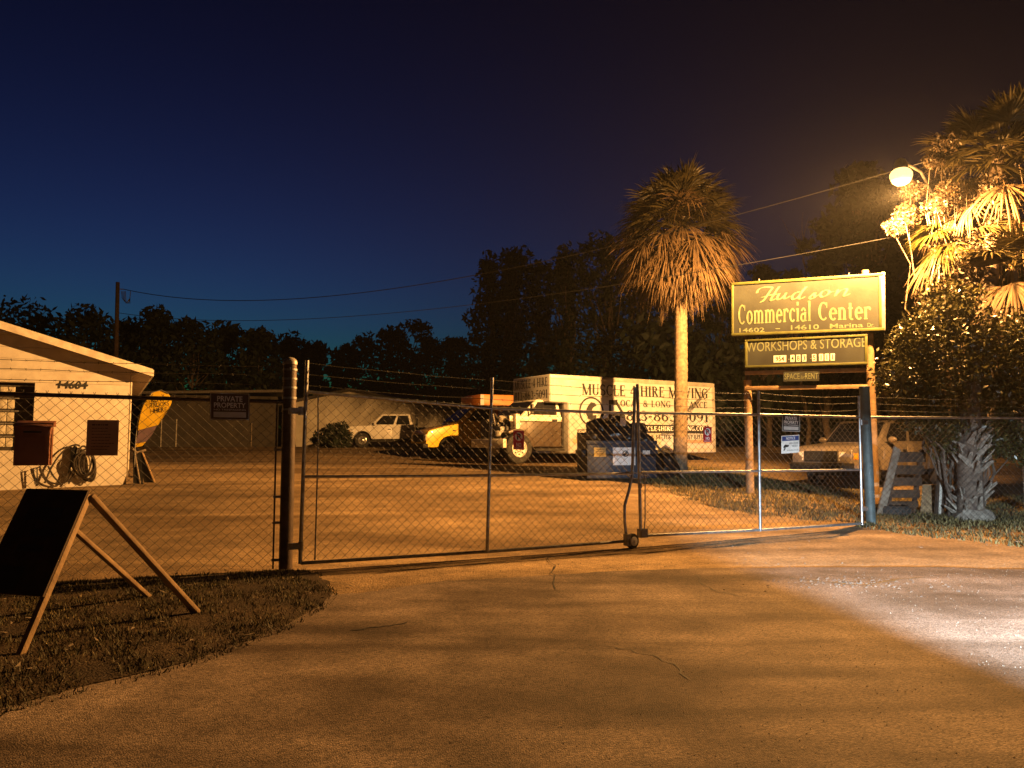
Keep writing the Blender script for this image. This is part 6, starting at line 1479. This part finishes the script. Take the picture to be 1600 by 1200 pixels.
tyr = thing('tyre', 'worn black tyre lying on the grass under the pallet', 'tyre', tp_)
MB(Frame(tp_)).lathe([(.17, .02), (.29, .0), (.325, .04), (.325, .15), (.29, .19), (.17, .17)], (0, 0, 0), (0, 0, 1), 28).build('carcass', 'rubber', tyr)
mb = MB(Frame(tp_))
for k in range(36):
    a = 2 * math.pi * k / 36; mb.box(0, 0, 0, 0, 0, 0) if 0 else mb.hexa([(.32 * math.cos(a + s), .32 * math.sin(a + s), z) if r_ == 0 else (.336 * math.cos(a + s), .336 * math.sin(a + s), z) for z in (.05, .14) for (r_, s) in ((0, -.05), (1, -.05), (1, .05), (0, .05))])
mb.build('tread', 'rubber', tyr)
fp_ = G(1466, 806); fpt = thing('fence_post', 'split dark timber post with a pale board nailed on beside the palm trunk', 'post', fp_)
fw_ = Wall(fp_, fp_ + V((1, 0, 0)))
MB().tube([fp_ - V((0, 0, .1)), fw_.pt(1474, 690)], [.09, .075], 9, True).build('post', 'wood_dark', fpt)
a = fw_.pt(1468, 805, .10); b = fw_.pt(1471, 742, .095); bar('board', a, b, .05, .02, 'wood_pale', V((1, 0, 0)), fpt)

# ================================================================== CAR WHOSE HEADLIGHTS RAKE THE APRON (beside the photographer)
hd3 = V((math.sin(R(16)), math.cos(R(16)), 0)); car = copy_tree(gp); car.name = 'pickup_truck'
ang = math.atan2(hd3.y, hd3.x) - math.atan2(hd2.y, hd2.x)
left3 = V((0, 0, 1)).cross(hd3); hp = V((3.5, -1.6, .84))
car.rotation_euler = (0, 0, ang); cl_ = hp - left3 * .72 - hd3 * .06; cl_.z = .014; car.location = cl_
tag(car, 'idling pickup on the asphalt with its headlight lighting the apron', 'pickup truck')
hl = bpy.data.lights.new('headlight_beam', 'SPOT'); hl.energy = HEADLIGHT_W; hl.color = (.72, .88, 1.0); hl.spot_size = R(47); hl.spot_blend = .38; hl.shadow_soft_size = .05
hl.use_nodes = True; t = hl.node_tree; em = t.nodes['Emission']                # dipped beam: cut off just above the horizontal
gn = t.nodes.new('ShaderNodeNewGeometry'); sx = t.nodes.new('ShaderNodeSeparateXYZ'); mr = t.nodes.new('ShaderNodeMapRange'); hr_ = t.nodes.new('ShaderNodeValToRGB')
t.links.new(gn.outputs['Incoming'], sx.inputs[0]); t.links.new(sx.outputs['Z'], mr.inputs[0])
mr.inputs[1].default_value = -.2; mr.inputs[2].default_value = .12                # -11.5 to +6.9 degrees
e = hr_.color_ramp.elements; e[0].position = 0; e[0].color = (1, 1, 1, 1); e[1].position = 1; e[1].color = (0, 0, 0, 1)
for ang_, vv in ((-5.5, 1.0), (-4.0, .62), (-2.4, .26), (0, .2), (2.0, .15), (4.5, .0)):
    k_ = e.new((math.sin(R(ang_)) + .2) / .32); k_.color = (vv, vv, vv, 1)
t.links.new(mr.outputs[0], hr_.inputs[0])
t.links.new(hr_.outputs[0], em.inputs['Strength'])
ho = bpy.data.objects.new('headlight_beam', hl); col.objects.link(ho); ho.location = hp
aim = V((math.sin(R(17.5)), math.cos(R(17.5)), -.01))
ho.rotation_euler = aim.to_track_quat('-Z', 'Y').to_euler()
ho.parent = car; ho.matrix_parent_inverse = (Matrix.Translation(car.location) @ Matrix.Rotation(ang, 4, 'Z')).inverted()

# ================================================================== HAZE (volume added to give the lens glow round the lamp)
mh = bpy.data.materials.new('haze'); mh.use_nodes = True; t = mh.node_tree
for n in list(t.nodes):
    if n.type == 'BSDF_PRINCIPLED': t.nodes.remove(n)
pv = t.nodes.new('ShaderNodeVolumePrincipled'); pv.inputs['Color'].default_value = (.9, .92, .95, 1); pv.inputs['Density'].default_value = HAZE; pv.inputs['Anisotropy'].default_value = .45
t.links.new(pv.outputs[0], t.nodes['Material Output'].inputs['Volume'])
M['haze'] = mh
if HAZE:
    mb = MB(); mb.atworld = True; mb.box(-60, 60, -24, 90, -1.2, 24)
    tag(mb.build('haze', 'haze', None, smooth=False), 'thin haze volume added over the yard for the glow round the lamp', kind='stuff')
